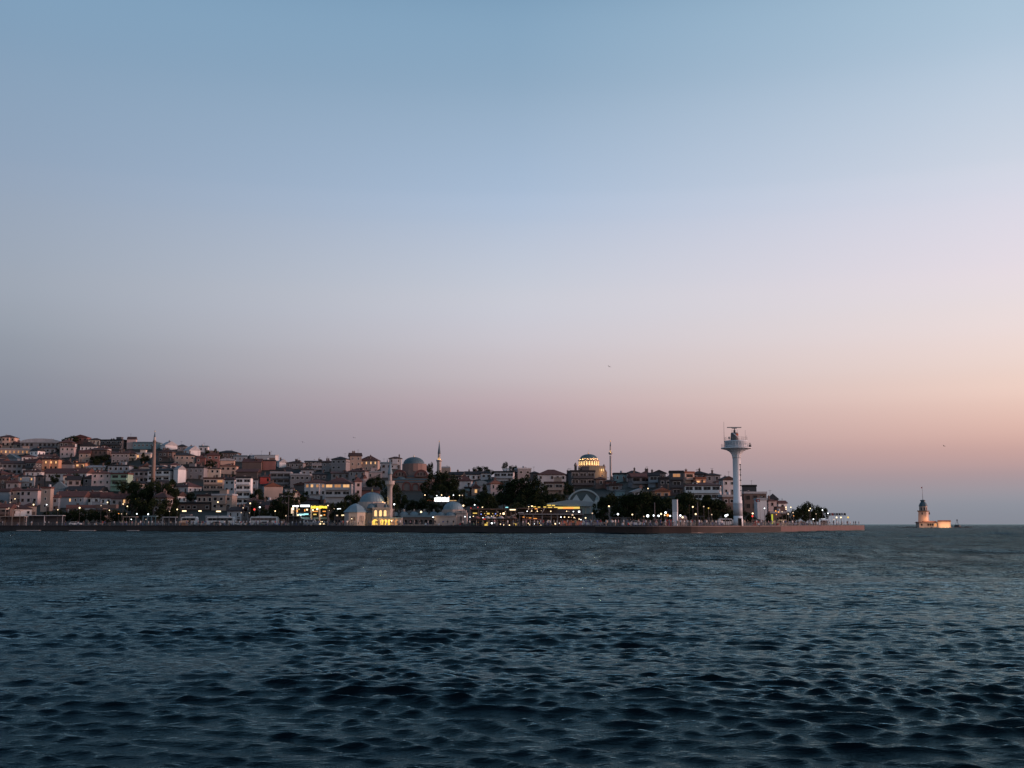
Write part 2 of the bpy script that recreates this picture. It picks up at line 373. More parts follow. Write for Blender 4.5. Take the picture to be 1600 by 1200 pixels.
def balcony_mesh(w, wallmat):
    k = (round(w,0), wallmat.name)
    if k in _bal: return _bal[k]
    w = k[0]; b = MB(); b.box(-w/2, w/2, -1.1, .0, -.14, .06, 0); b.box(-w/2, w/2, -1.1, -1.0, .06, .95, 0)
    b.box(-w/2, -w/2+.1, -1.0, 0, .06, .95, 0); b.box(w/2-.1, w/2, -1.0, 0, .06, .95, 0)
    _bal[k] = b.mesh('balcony', [wallmat]); return _bal[k]
_ch = {}
def chimney_mesh(kind):
    if kind in _ch: return _ch[kind]
    b = MB()
    if kind == 'c': b.box(-.35,.35,-.35,.35,-1.2,1.3,0); b.box(-.45,.45,-.45,.45,1.3,1.5,0); b.tube((0,0,1.5),(0,0,1.95),.15)
    elif kind == 'a':
        b.tube((0,0,-.5),(0,0,2.6),.05); b.tube((-.7,0,2.3),(.7,0,2.3),.03)
        for i in range(5): b.tube((-.6+.3*i,-.35,2.3),(-.6+.3*i,.35,2.3),.02)
    elif kind == 'd': b.tube((0,0,-.5),(0,0,.8),.06); b.lathe([(.0,-.1),(.35,-.02),(.6,.14)], 10, (0,-.1,1.0))
    elif kind == 't': b.lathe([(.55,0),(.6,.1),(.6,1.1),(.45,1.3)], 10, (0,0,.3)); b.box(-.6,.6,-.6,.6,-.8,.3)
    _ch[kind] = b.mesh('chimney', [dict(c=wm('brown'), a=M_metal, d=M_paintb, t=M_paintb)[kind]]); return _ch[kind]
HOUSES = []   # (x0,x1,ytop,ybot,D,radius, X, Y)
def roof_mb(kind, w, d, rise, ov=.45):
    b = MB(); a, c = w/2+ov, d/2+ov; t = .22
    if kind == 'h':
        rl = max(0.0, a - c) if a > c else 0; rw = max(0.0, c - a) if c > a else 0
        v = [(-a,-c,0),(a,-c,0),(a,c,0),(-a,c,0)]; b.box(-a,a,-c,c,-t,0)
        n = len(b.v); z = .002
        b.v += [(x,y,z) for x,y,_ in v] + [(-rl,-rw,rise),(rl,rw,rise)]
        if a >= c: fs = ((0,1,5,4),(1,2,5),(2,3,4,5),(3,0,4))
        else: fs = ((0,1,4),(1,2,5,4),(2,3,5),(3,0,4,5))
        for f in fs: b.face([n+i for i in f])
    elif kind == 'g': b.extr([(-a,-c,-t),(-a,c,-t),(-a,c,0),(-a,0,rise),(-a,-c,0)], (2*a,0,0))
    elif kind == 'G': b.extr([(-a,-c,-t),(-a,-c,0),(0,-c,rise),(a,-c,0),(a,-c,-t)], (0,2*c,0))
    elif kind == 'p':
        b.box(-a,a,-c,c,-t,0); n = len(b.v); b.v += [(-a,-c,.002),(a,-c,.002),(a,c,.002),(-a,c,.002),(0,0,rise)]
        for f in ((0,1,4),(1,2,4),(2,3,4),(3,0,4)): b.face([n+i for i in f])
    elif kind == 'a':
        pts = [(-a,-c,-t)] + [(-a*math.cos(math.pi*i/14), -c, rise*math.sin(math.pi*i/14)) for i in range(15)] + [(a,-c,-t)]
        b.extr(pts[::-1], (0,2*c,0))
    elif kind == 's': b.extr([(-a,-c,-t),(-a,-c,.0),(-a,c,rise),(-a,c,-t)], (2*a,0,0))
    else:
        b.box(-a+.2,a-.2,-c+.2,c-.2,-.05,.12)
        b.box(-a+.25,a-.25,-c+.25,-c+.45,.12,.7); b.box(-a+.25,a-.25,c-.45,c-.25,.12,.7); b.box(-a+.25,-a+.45,-c+.45,c-.45,.12,.7); b.box(a-.45,a-.25,-c+.45,c-.45,.12,.7)
    return b
def house(x0, x1, yw, yb, roof, rh, col, yaw, style, label, D=None, group=None, cat='house', name='house'):
    pc = (x0+x1)/2
    if D is None: D = solveD(pc, yb); yaw += ((int(x0*7+yw) % 5)-1)*3 if yaw == 0 else (14 if 'x' in style else 0)
    m = D/F*.993; W_ = (x1-x0)*m; a = math.radians(yaw)
    d = max(4.0, min(10.0, .75*W_)); w = (W_ - d*abs(math.sin(a)))/math.cos(a)
    if w < .35*W_: w = .55*W_; d = (W_ - w*math.cos(a))/max(.2, abs(math.sin(a)))
    ht = Zof(yw, D); X = Xof(pc, D, ht); half = (w*abs(math.sin(a))+d*math.cos(a))/2
    cy = D + half; cx = X*cy/D
    base = min(terr_z(X, D), Zof(yb, D)); h = ht - base
    if h < 2.5: base = ht-2.8; h = 2.8
    root = empty(name, (cx, cy, base), label, cat, group or 'houses on the hillside', rot=a)
    HOUSES.append((x0, x1, yw-rh, yb, D, max(w, d)/2, cx, cy))
    wmat = wm(col)
    b = MB(); b.box(-w/2,w/2,-d/2,d/2,-3.5,h-.0 if roof[0] != 'f' else h); rise = rh*m*1.02
    if roof[0] == 'G': b.extr([(-w/2,-d/2,h+.001),(0,-d/2,h+rise*.93),(w/2,-d/2,h+.001)], (0,d,0))
    if roof[0] == 'g': b.extr([(-w/2,d/2,h+.001),(-w/2,0,h+rise*.93),(-w/2,-d/2,h+.001)], (w,0,0))
    if 'e' in style:                                                     # floor bands
        k = h-3.0
        while k > .5: b.box(-w/2-.12,w/2+.12,-d/2-.12,d/2+.12,k-.1,k+.12); k -= 3.0
    b.build('wall', wmat, root)
    ro = roof_mb(roof[0], w, d, rise, .15 if 'x' in style else .45).build('roof', rm(roof[1]), root, (0,0,h+.02 if roof[0] != 'f' else h))
    R = random.Random(int(x0*31+yw*7))
    q1 = R.choice([.9,1.1,1.3,1.5]); q2 = R.choice([1.3,1.5,1.7])
    for i in range(R.choice([0,1,1,2,3]) if 'o' not in style else 0):
        kd = R.choice('ccad' if roof[0] != 'f' else 'catd')
        link({'c':'chimney','a':'antenna','d':'satellite_dish','t':'water_tank'}[kd], chimney_mesh(kd), ro, (R.uniform(-.3,.3)*w, R.uniform(-.1,.25)*d, (rise*.6 if roof[0] != 'f' else .1)))
    dark = 'k' in style or R.random() < .35
    bay = 0
    if w > 6.5 and h > 5 and not any(c in style for c in 'nxbc') and R.random() < .45:
        bay = min(w*.45, 4.2); bz = h-.25 if roof[0] != 'f' else h-.05
        MB().box(-bay/2, bay/2, -d/2-.85, -d/2+.05, 2.7, bz).build('bay', wmat, root)
        MB().box(-bay/2-.15, bay/2+.15, -d/2-1.0, -d/2-.02, bz, bz+.18).build('bay_roof', rm(roof[1]), root)
    if roof[0] == 'f' and w > 6 and 'o' not in style and R.random() < .5:
        MB().box(-1.6, 1.6, -1.4, 1.4, 0, 2.3).box(-1.8, 1.8, -1.6, 1.6, 2.3, 2.45).build('stair_tower', wmat, ro, (R.uniform(-.25,.25)*w, d*.15, .1))
    if roof[0] in 'hg' and w > 7 and R.random() < .4:
        b = MB(); b.box(-.9, .9, -1.2, 1.5, -.6, .75); b.extr([(-1.1,-1.35,.75),(0,-1.35,1.35),(1.1,-1.35,.75)], (0,2.8,0), 1); b.box(-.5, .5, -1.22, -1.19, -.1, .6, 2)
        b.build('dormer', [wmat, rm(roof[1]), M_glass], ro, (R.choice([-.22,0,.22])*w, -d*.18, rise*.3))
    def grid(width, face, bal=False, lit=False):
        if 'n' in style: return
        sw = 2.5 if not bal else 3.4
        nc = max(1, min(9, int(round((width-.6)/sw)))); z = h - 1.5; row = 0
        while z > 1.0 and row < 6:
            for c in range(nc):
                if not bal and R.random() < .06: continue
                u = -width/2 + width*(c+.5)/nc + (R.uniform(-.1,.1) if not bal else 0)
                ww = min(q1, width/nc*.7) if not bal else min(2.9, width/nc*.84); hh = q2 if not bal else 2.1
                kd = 'g'; q = R.random()
                if lit and row == 0: kd = 'l' if q < .5 else 'd'
                elif q < .004: kd = 'l'
                elif q < .014: kd = 'd'
                me = window_mesh(ww, hh, kd, dark)
                if face == 0: link('window', me, root, (u, -d/2-.005-(.85 if abs(u) < bay/2 and z > 3.2 else 0), z))
                else: link('window', me, root, (face*(w/2+.005), u, z), rot=face*math.pi/2)
            if bal and face == 0: link('balcony', balcony_mesh(min(width*.9, 14), wmat), root, (0, -d/2, z-1.25))
            z -= 3.0; row += 1
    grid(w, 0, 'b' in style, 'l' in style)
    if abs(yaw) > 8 and 'x' not in style: grid(d, -1 if yaw > 0 else 1) if False else grid(d, 1 if yaw < 0 else -1)
    if h > 3 and 'n' not in style:
        db = MB(); db.box(-.55,.55,-.09,.03,0,2.1); db.build('door', M_framed, root, (w*.3, -d/2-.003, .05))
    return root
# yaw > 0 turns the front wall to the right (towards the sunset), yaw < 0 to the left (its right side wall shows)
H = '''
0 27 683 702 hB 4 peach 0 w|peach apartment house with brown hipped roof and chimneys at far left skyline
-4 56 702 713 fW 0 peach 0 wl|long low peach block with lit windows below the far left skyline house
36 98 691 702 aW 6 grey 0 w|long hall with pale curved roof on the left skyline
64 90 700 708 hR 3 pink 10 w|small pink house with dark red roof under the curved roofed hall
95 119 698 716 hR 3 pink 12 w|pink three storey house with red hipped roof beside dark skyline tree
117 140 683 695 GR 4 brick 0 w|dark red brick house with gable standing on the left skyline
140 160 687 696 hB 3 cream 0 w|small cream house on the skyline just right of red brick house
127 155 697 708 GK 7 white 8 w|white attic gable with two small windows below the red brick house
160 200 688 703 fK 0 darkgrey -8 wb|dark grey skyline apartment block with glazed bands and flat roof
199 214 686 702 gB 4 pink 0 nx|blank pinkish gable wall closing the dark grey skyline block
137 172 703 722 hB 4 brown 0 w|brown two storey house with wide dark roof above small dark trees
174 204 708 724 gB 4 grey 14 w|grey house with beige upper floor left of the stone minaret
212 250 692 702 fT 0 teal 0 wo|long teal grey block with flat roof behind the stone minaret
214 238 709 717 fW 0 cream 0 wl|low cream building with lit window beside the stone minaret
249 279 695 704 GW 6 white 25 nx|bright blank white gable wall right of the stone minaret on the skyline
278 292 697 706 hK 3 grey 0 w|small grey house between the two bright white skyline gables
286 314 703 713 GW 7 white 28 nx|bright white wall with slanting roofline above the brown hipped house
312 326 698 708 fT 0 pale 0 w|pale flat skyline house right of the slanting white wall
250 272 706 722 hB 4 brown 0 w|brown house with hipped roof right beside the stone minaret shaft
270 307 711 727 hK 5 beige 18 w|beige house with dark hipped roof and sunlit side below white slanting wall
307 322 715 727 hR 4 brick 0 w|small brick red house right of the beige hipped house
340 375 707 719 hK 4 brown 0 w|wide brown skyline house with a small roof lantern
365 388 713 722 fT 0 bluegrey 0 we|blue grey block with row of tall windows right of wide brown house
387 406 713 722 gW 3 white 22 nx|white slanting roof wall at the right of the blue grey block
400 433 711 718 sW 2 pale 0 nx|long pale roof on the skyline above the red walled building
344 368 719 728 aW 3 peach 10 n|peach house with pale arched roof among dark roofs
380 411 722 736 gR 6 brown 0 nx|brown building under broad dark red roof left of red walled building
410 432 720 735 fK 0 brick 10 n|dark red walled flat building behind the grey block with roof boxes
432 450 722 731 GW 5 white 15 nx|small white gable left of the grey roof box
449 476 723 733 hB 3 grey 0 w|grey house with thin brown roof between the two white roof boxes
476 512 721 727 gK 2 darkgrey 0 w|dark low row of roofs on the skyline left of the tall grey house
486 505 726 736 fW 0 pink 12 wb|bright pink balcony house above the grey block
504 522 722 738 hB 3 grey 0 w|grey house just left of the tall grey skyline house
519 546 717 746 hK 4 grey -10 we|tall grey skyline house with two bright upper windows
544 566 712 738 gB 5 beige 15 w|tall beige skyline house with blank stepped gable
563 593 719 735 hR 7 beige 0 wl|beige skyline house with pyramid like dark red roof and lit windows
594 613 724 747 fT 0 bluegrey 10 w|narrow blue grey house behind the waterfront minaret
608 628 716 728 hB 3 pale 0 w|pale house half hidden left of the brick mosque dome
690 704 731 742 fW 0 beige 0 nx|plain beige block at the foot of the lit minaret
0 47 724 744 gB 5 grey 0 wk|long grey terrace house with dark roof at left edge
7 33 716 724 GT 7 bluegrey 0 nx|blue grey tarpaulin gable above the long grey terrace house
58 97 718 741 fK 0 orange 5 wl|orange lit apartment block with two bright windows
97 116 725 737 GK 7 grey 0 nx|plain grey gable wall right of the orange lit block
112 137 723 732 gB 2 orange 0 wl|small orange lit upper floor right of grey gable wall
137 174 729 735 sW 3 pale 0 w|pale long low roof behind the white terrace row
172 206 728 742 fK 0 bluegrey 0 w|blue grey flat house above the green house
70 146 739 752 gR 8 pale -6 wo|long white terrace row with dark red tiled roof
145 177 739 768 hR 4 pink 0 w|pinkish white house with three rows of many windows beside green house
177 205 741 768 fR 0 green 0 wb|pale green house with balconies beside the pinkish white house
31 57 744 761 hK 2 pale 8 wl|small pale house with one orange lit window left of white terrace
0 14 748 765 gB 4 brown 0 w|small brown house at the left edge under the grey terrace
12 32 754 765 hR 5 pink 0 w|small pink house with red roof left of the pale lit house
57 70 744 762 hK 3 darkgrey 0 w|dark narrow house left end of white terrace row
80 110 764 775 GT 12 bluegrey 0 nx|blue grey steep roof gable below the white terrace row
107 164 766 775 gK 7 white 0 w|white row of short columns under dark roof below white terrace
2 17 768 790 gB 5 bluegrey 0 n|blue grey gable at left edge behind ferry pier
16 37 766 787 hR 5 beige 0 w|beige house with two wide dark windows and red roof at left
36 67 766 790 hR 4 pink -5 w|dusky pink house with low red roof beside narrow four storey house
67 82 763 800 fR 0 beige 0 w|narrow beige four storey house at left waterfront
82 94 777 798 gR 4 bluegrey 10 w|slim blue grey house with white edge right of four storey house
93 137 776 794 gR 9 bluegrey 0 w|long blue grey house under broad red roof above awnings
137 159 777 789 gR 9 white 0 w|white house in red roofed row with bright window frames
158 176 778 790 gR 9 white 0 w|middle white house of the red roofed row
175 193 779 791 gR 8 pink 0 w|pinkish white house with one square window in red roofed row
192 209 778 790 gR 7 orange 0 wl|orange lit end house of the red roofed row
207 228 786 800 gB 4 brown 0 n|brown shed roof house with open porch under yellow lamp
207 238 736 753 gB 4 pink 0 w|grey pink house left of the white house with dark bays
214 239 729 737 GB 6 peach 22 nx|peach white gable just below the stone minaret foot
235 272 735 754 gK 4 white -3 wb|white house with three wide dark bays and bright right gable
271 291 733 755 GW 6 white 30 nx|bright pinkish white blank gable house in the hillside middle left
290 322 731 749 fK 0 grey 0 w|grey green block right of the bright blank gable house
320 346 732 748 hB 3 cream 10 w|cream house with small windows below brown roofs
345 372 728 742 hO 4 peach 0 w|peach house with orange tiled roof right of cream house
318 352 748 768 fB 0 beige 0 wb|beige balcony block above the low waterfront buildings
276 314 760 770 hR 7 pale -30 w|pale house with red roof just right of the big dark trees
352 372 749 782 hB 4 pale -12 w|pale left wing of the tall stepped apartment block
370 394 747 790 fK 0 white 0 wb|tall white grey apartment block with dark balcony bays
392 404 750 775 fK 0 bluegrey 0 w|narrow blue grey block beside the tall apartment block
372 405 737 748 gR 5 brown 0 n|dark red roofed house above the tall apartment block
310 336 775 792 fB 0 beige 0 w|beige flat roofed house behind the red signs
334 368 774 798 fW 0 beige -4 w|beige waterfront block with pale roof sheds and few windows
257 334 787 798 fK 0 brown 0 w|long low brown building with red shop signs above white buses
403 432 745 757 hR 4 red 18 w|bright red house with white upper windows
412 443 760 782 GO 6 peach 0 nx|peach orange blank gable wall rising between dark trees
424 456 739 761 fW 0 grey 0 wb|left half of grey flat block with white roof box
455 486 742 761 fW 0 grey 0 w|right half of grey flat block with white roof box
484 512 741 756 hK 4 darkgrey 0 w|dark grey house right of the grey flat block
460 482 757 768 GB 4 darkgrey 0 n|dark gabled roof below the grey flat block
478 513 754 782 hR 5 pale 0 wl|pale three storey house with tall windows and lit ground floor
510 552 755 786 hR 9 pale 0 wbl|wide apartment house with orange lit top balcony and red roof
551 566 752 784 hR 7 pink 20 w|pink side wing of the wide red roofed apartment house
562 574 747 768 GR 5 pink 15 nx|small pink chimney gable right of the red roofed apartment house
517 548 739 755 gR 3 grey 0 w|grey house with thin red roof behind the wide apartment house
546 575 736 752 hR 5 grey -8 w|grey mansard house with dark red roof below the skyline
575 598 738 748 fW 0 pink 0 w|pinkish balcony band house above dark tree clump
470 500 781 789 hR 3 darkgrey 0 n|dark low roof directly over the bright yellow cafe sign
560 592 766 776 gB 5 brick 0 n|red brown roof behind the waterfront mosque dome
712 738 751 764 hR 8 pale 0 w|pale house under red hipped roof right of lit minaret trees
726 752 741 750 gK 5 white 0 w|white upper floor with attic gable on the right centre skyline
750 768 739 750 hK 4 pale 0 w|pale house under dark dome like roof tree
738 762 758 768 aT 7 bluegrey 0 n|blue grey curved roof behind the small lit villa
726 735 763 775 fK 0 teal 0 w|small blue painted house left of the lit villa
734 750 762 774 GR 6 peach 15 wl|small lit villa with carved gable and orange glow
772 806 738 752 fK 0 pale -8 wb|pale skyline apartment house with dark balconies left of tree mass
804 830 733 748 fW 0 grey 15 w|grey skyline block with stepped terrace top
764 785 755 776 hO 4 pink 10 w|pinkish turret house with tall paired windows
828 842 739 752 hK 3 darkgrey 0 w|dark low house on the skyline between terrace block and white mansion
838 884 741 755 hR 8 pale 0 wo|wide pale mansion with red hipped roof and window row
850 882 755 774 fB 0 beige 0 wb|beige lower floors of the wide pale mansion
838 851 762 771 GW 5 pale 0 w|small pale gable in front of the wide mansion
884 893 742 760 hK 3 dark 0 n|dark narrow house left of the banded modern block
888 929 737 762 fK 0 darkgrey 0 wbe|modern dark glass block with white floor bands before lit dome
928 946 748 764 hB 3 brown 0 w|brown roofed house beneath the lit half arch
945 962 752 764 hB 3 brick 0 w|brick house right below the slender minaret
948 971 758 766 aB 3 grey 0 wb|grey house with oval balcony below the slender minaret
958 979 741 754 fK 0 teal 0 w|teal grey flat house right of the slender minaret
978 1000 739 752 hK 4 grey 0 w|grey skyline house with rounded dark roof
982 1014 745 762 gR 6 grey 0 wb|grey house with dark red roof and pale balcony frame
1000 1016 740 750 hR 4 brown 0 w|brown skyline house above the pale balcony frame
1012 1031 743 762 gK 5 bluegrey -10 wb|blue grey terraced house with balcony on each floor
1018 1040 739 748 GK 5 grey 0 w|grey gabled skyline house with a long sloping pale edge
1029 1047 748 765 fK 0 dark 0 w|dark narrow block in the middle of right hillside
1045 1068 738 773 fK 0 darkgrey -5 wb|tall dark grey apartment block left of peach block
1064 1084 739 756 fO 0 peach 18 wb|sunlit peach apartment block with red balcony recess
1083 1102 748 758 fO 0 orange 10 wl|small orange lit flat house right of peach block
1080 1104 740 750 hK 4 darkgrey 0 w|dark blue skyline house with antenna mast
1100 1124 742 755 hK 3 grey 0 w|grey skyline house right of antenna mast house
1067 1130 758 782 hR 5 white -12 wb|large white two storey block with many framed balconies
1124 1147 749 776 GB 5 pale 12 w|pale blue gable house just left of the radar tower
1124 1147 776 800 fW 0 brown 0 w|brown lower block left of the radar tower shaft
1019 1046 767 776 GO 5 orange 8 w|small orange gabled house above the dark tree band
985 1011 768 774 GW 5 pale 0 n|pale slanting shed roof above the dark tree band
961 976 768 775 fT 0 teal 0 n|little teal flat building above the dark tree band
1156 1195 771 803 fW 0 brown 0 w|long brown building right of the radar tower with white roof edge
1160 1181 760 772 fK 0 darkgrey 0 n|dark rooftop block behind the radar tower shaft
1180 1196 781 812 fW 0 white 3 n|tall blank blue white slab with dark arches at its foot
1196 1212 782 803 hR 2 pink 0 w|pale pink house right of the blank white slab
1201 1214 780 790 pK 9 darkgrey 0 n|small house with pointed dark pyramid roof
1211 1228 786 804 gR 4 white 12 w|white house with sloping red roof nearest the round tree grove
1196 1230 802 814 fW 0 brown 0 n|low brown shopfront row with orange lamps on right shore
'''
for ln in H.strip().split('\n'):
    d, lab = ln.split('|'); a = d.split()
    house(float(a[0]), float(a[1]), float(a[2]), float(a[3]), a[4], float(a[5]), a[6], float(a[7]), a[8] if len(a) > 8 else '', lab,
          group='houses of the hillside town')
SPEC = list(HOUSES)
SHORTN = []
for ln in H.strip().split('\n'):
    d, lab = ln.split('|'); a = d.split(); SHORTN.append(((float(a[0])+float(a[1]))/2, (float(a[2])+float(a[3]))/2, lab))
# landmark phrases used to place unnamed repeats
LM = [(13,690,'the peach house at far left'),(67,692,'the curved roof hall'),(128,684,'the red brick gable'),(180,692,'the dark grey skyline block'),(240,700,'the stone minaret'),(264,695,'the bright skyline gable'),
 (300,704,'the slanting white wall'),(357,710,'the wide brown house'),(417,726,'the red walled building'),(532,725,'the tall grey house'),(578,722,'the pyramid roofed house'),(645,730,'the brick mosque'),
 (686,715,'the lit minaret'),(790,740,'the balconied skyline house'),(860,745,'the white mansion'),(921,722,'the lit dome'),(954,715,'the slender minaret'),(1057,750,'the tall dark block'),(1098,768,'the white balcony block'),
 (1152,740,'the radar tower'),(20,732,'the long grey terrace'),(78,730,'the orange lit block'),(108,742,'the white terrace row'),(160,755,'the many windowed house'),(191,755,'the green house'),(281,742,'the blank white gable'),
 (253,745,'the dark bay house'),(333,758,'the beige balcony block'),(382,765,'the tall white apartments'),(417,750,'the bright red house'),(428,770,'the peach gable wall'),(455,750,'the grey roof box block'),(495,768,'the pale three storey house'),
 (531,770,'the orange balcony house'),(580,785,'the waterfront mosque'),(690,780,'the blazing white sign'),(742,768,'the lit villa'),(775,765,'the turret house'),(912,772,'the white shell roof'),(1032,770,'the orange gabled house'),
 (1054,800,'the white pylon'),(1188,795,'the blank white slab'),(1208,780,'the pyramid roof'),(150,783,'the white row houses'),(50,778,'the dusky pink house'),(293,765,'the pale red roofed house'),(350,786,'the beige waterfront block'),(1265,800,'the round grove')]
def relphrase(px, py):
    best = min(LM, key=lambda l: (l[0]-px)**2 + 1.6*(l[1]-py)**2)
    dx, dy = px-best[0], py-best[1]
    if abs(dx) > abs(dy)*1.2: r = 'right of' if dx > 0 else 'left of'
    else: r = 'below' if dy > 0 else 'above'
    return r + ' ' + best[2]
SKYL = [(0,686),(60,690),(120,684),(200,688),(300,698),(340,706),(400,708),(440,718),(500,720),(530,716),(600,722),(640,725),(700,736),(780,732),(860,738),(960,741),(1060,740),(1130,746),(1160,766),(1200,786),(1235,805)]
def skyl(u): return float(np.interp(u, [s[0] for s in SKYL], [s[1] for s in SKYL]))
NOGO = [(606,672,700,775),(895,948,700,748),(540,735,768,830),(885,942,756,795),(1145,1160,700,820),(676,705,770,790)]
def fill_houses():
    R = random.Random(11); cnt = 0
    cols = ['pale','grey','beige','pink','brown','bluegrey','cream','darkgrey','white','brick']
    wts = [4,6,4,3,4,4,2,4,2,1]
    words = dict(pale='pale', grey='grey', beige='beige', pink='dusky pink', brown='brown', bluegrey='blue grey', cream='cream', darkgrey='dark grey', white='white', brick='brick red')
    rw = {'hR':'red hipped roof','gR':'red pitched roof','hB':'brown hipped roof','gB':'brown pitched roof','fK':'flat dark roof','hK':'dark hipped roof','gK':'dark pitched roof','fW':'flat pale roof'}
    for tr in range(5200):
            u = R.uniform(-25, 1195); t = R.random()
            if cnt >= 150: break
            D = D0(u) + 10 + (D1(u)-D0(u)-8)*t
            wm_ = R.uniform(6, 13); wpx = wm_*F/D; x0, x1 = u-wpx/2, u+wpx/2; X = Xof(u, D, 10)
            zb = terr_z(X, D); yb = proj((X, D, zb))[1]; ht = R.choice([4.6, 6, 6.5, 9, 9.5]); rise = R.uniform(1.2, 2.2)
            yt = proj((X, D, zb+ht))[1]; ytr = yt - rise*F/D
            if ytr < skyl(u)+1.5: yt += skyl(u)+1.5-ytr; ytr = skyl(u)+1.5
            ok = yb - yt > 7
            for n in NOGO:
                if x0 < n[1] and x1 > n[0] and ytr < n[3] and yb > n[2]: ok = False
            if ok:
              for (a0, a1, b0, b1, HD, rad, hx, hy) in SPEC:
                ox = min(x1, a1)-max(x0, a0); oy = min(yb, b1)-max(ytr, b0)
                if ox > 0 and oy > 0 and D < HD+2 and ox*oy > .16*(a1-a0)*(b1-b0): ok = False; break
            if ok:
                for (a0, a1, b0, b1, HD, rad, hx, hy) in HOUSES:
                    if (hx-X)**2 + (hy-D-3)**2 < (rad*.8+wm_*.4)**2: ok = False; break
            if ok and 730 < u and yb > 784: ok = False
            if ok:
                c = R.choices(cols, wts)[0]; rf = R.choice(['hR','gR','hB','gB','fK','hK','gK','fW','hB','hR'])
                st = R.choice(['w','w','wb','w','we'])
                yaw = R.choice([0,6,12,20,28,-12,-22,34])
                lab = '%s %s storey house with %s %s' % (words[c], {4.6:'one',6:'two',6.5:'two',9:'three',9.5:'three',12:'four'}[ht], rw[rf], relphrase(u, (yt+yb)/2))
                house(x0, x1, yt, yb, rf, rise*F/D if rf[0] != 'f' else 0, c, yaw, st, lab, D=D, group='houses of the hillside town'); cnt += 1
    print('fill houses', cnt)
fill_houses()
# ------------------------------------------------------------------ floodlights
def flood(parent, loc, power, col=(1,.6,.28), r=.25):
    l = bpy.data.lights.new('floodlight', 'POINT'); l.energy = power; l.color = col; l.shadow_soft_size = r
    o = bpy.data.objects.new('floodlight', l); COL.objects.link(o); o.parent = parent; o.location = loc; return o
def finial(root, loc, h, s=1):
    MB().tube((0,0,0),(0,0,h),.06*s, 6, r2=.02).lathe([(.0,0),(.3*s,.25*s),(.1*s,.5*s),(.18*s,.7*s),(0,.9*s)], 8).build('finial', M_gold, root, loc)
def dome_prof(r, h, n=9): return [(r*math.cos(math.pi/2*i/n), h*math.sin(math.pi/2*i/n)) for i in range(n+1)]
def dome(root, c, r, h, m=None, n=28, name='dome', ov=.2):
    b = MB(); b.lathe([(r+ov, -.25), (r+ov, 0)] + dome_prof(r, h), n)
    for i in range(0, 24):                                                  # lead seams
        a = 2*math.pi*i/24
        for j in range(5):
            t0, t1 = math.pi/2*j/5.5, math.pi/2*(j+1)/5.5
            b.tube((r*math.cos(t0)*math.cos(a), r*math.cos(t0)*math.sin(a), h*math.sin(t0)+.02), (r*math.cos(t1)*math.cos(a), r*math.cos(t1)*math.sin(a), h*math.sin(t1)+.02), .05, 4)
    return b.build(name, m or M_lead, root, c)
def arch_mesh(w, h, dep=.3, fr=.15, n=8):
    """frame ring and recessed filling of a round headed opening, origin at the sill centre"""
    b = MB(); r = w/2
    ins = [(-r,0)] + [(-r*math.cos(math.pi*i/n), h-r+r*math.sin(math.pi*i/n)) for i in range(n+1)] + [(r,0)]
    R_ = r+fr
    out = [(-R_,-fr)] + [(-R_*math.cos(math.pi*i/n), h-r+R_*math.sin(math.pi*i/n)) for i in range(n+1)] + [(R_,-fr)]
    k = len(ins)
    for (y, rings) in ((-dep, 0),):
        base = len(b.v); b.v += [(x,-dep,z) for x, z in ins] + [(x,-dep,z) for x, z in out] + [(x,0.02,z) for x, z in ins] + [(x,0.02,z) for x, z in out]
        for i in range(k):
            j = (i+1) % k
            b.face([base+i, base+j, base+k+j, base+k+i], 0); b.face([base+i, base+2*k+i, base+2*k+j, base+j], 0); b.face([base+k+i, base+k+j, base+3*k+j, base+3*k+i], 0)
    b.poly([(x, -.03, z) for x, z in ins], 1)
    return b
M_glow = mat('lit_arch_glass', (.8,.5,.2), var=.15, scale=2, emis=(1,.70,.32), est=.95)
M_glowY = mat('lit_arch_yellow', (.8,.6,.1), var=.3, scale=2, emis=(1,.64,.14), est=.85)
M_darkop = mat('dark_opening', (.012,.011,.012), var=.1)

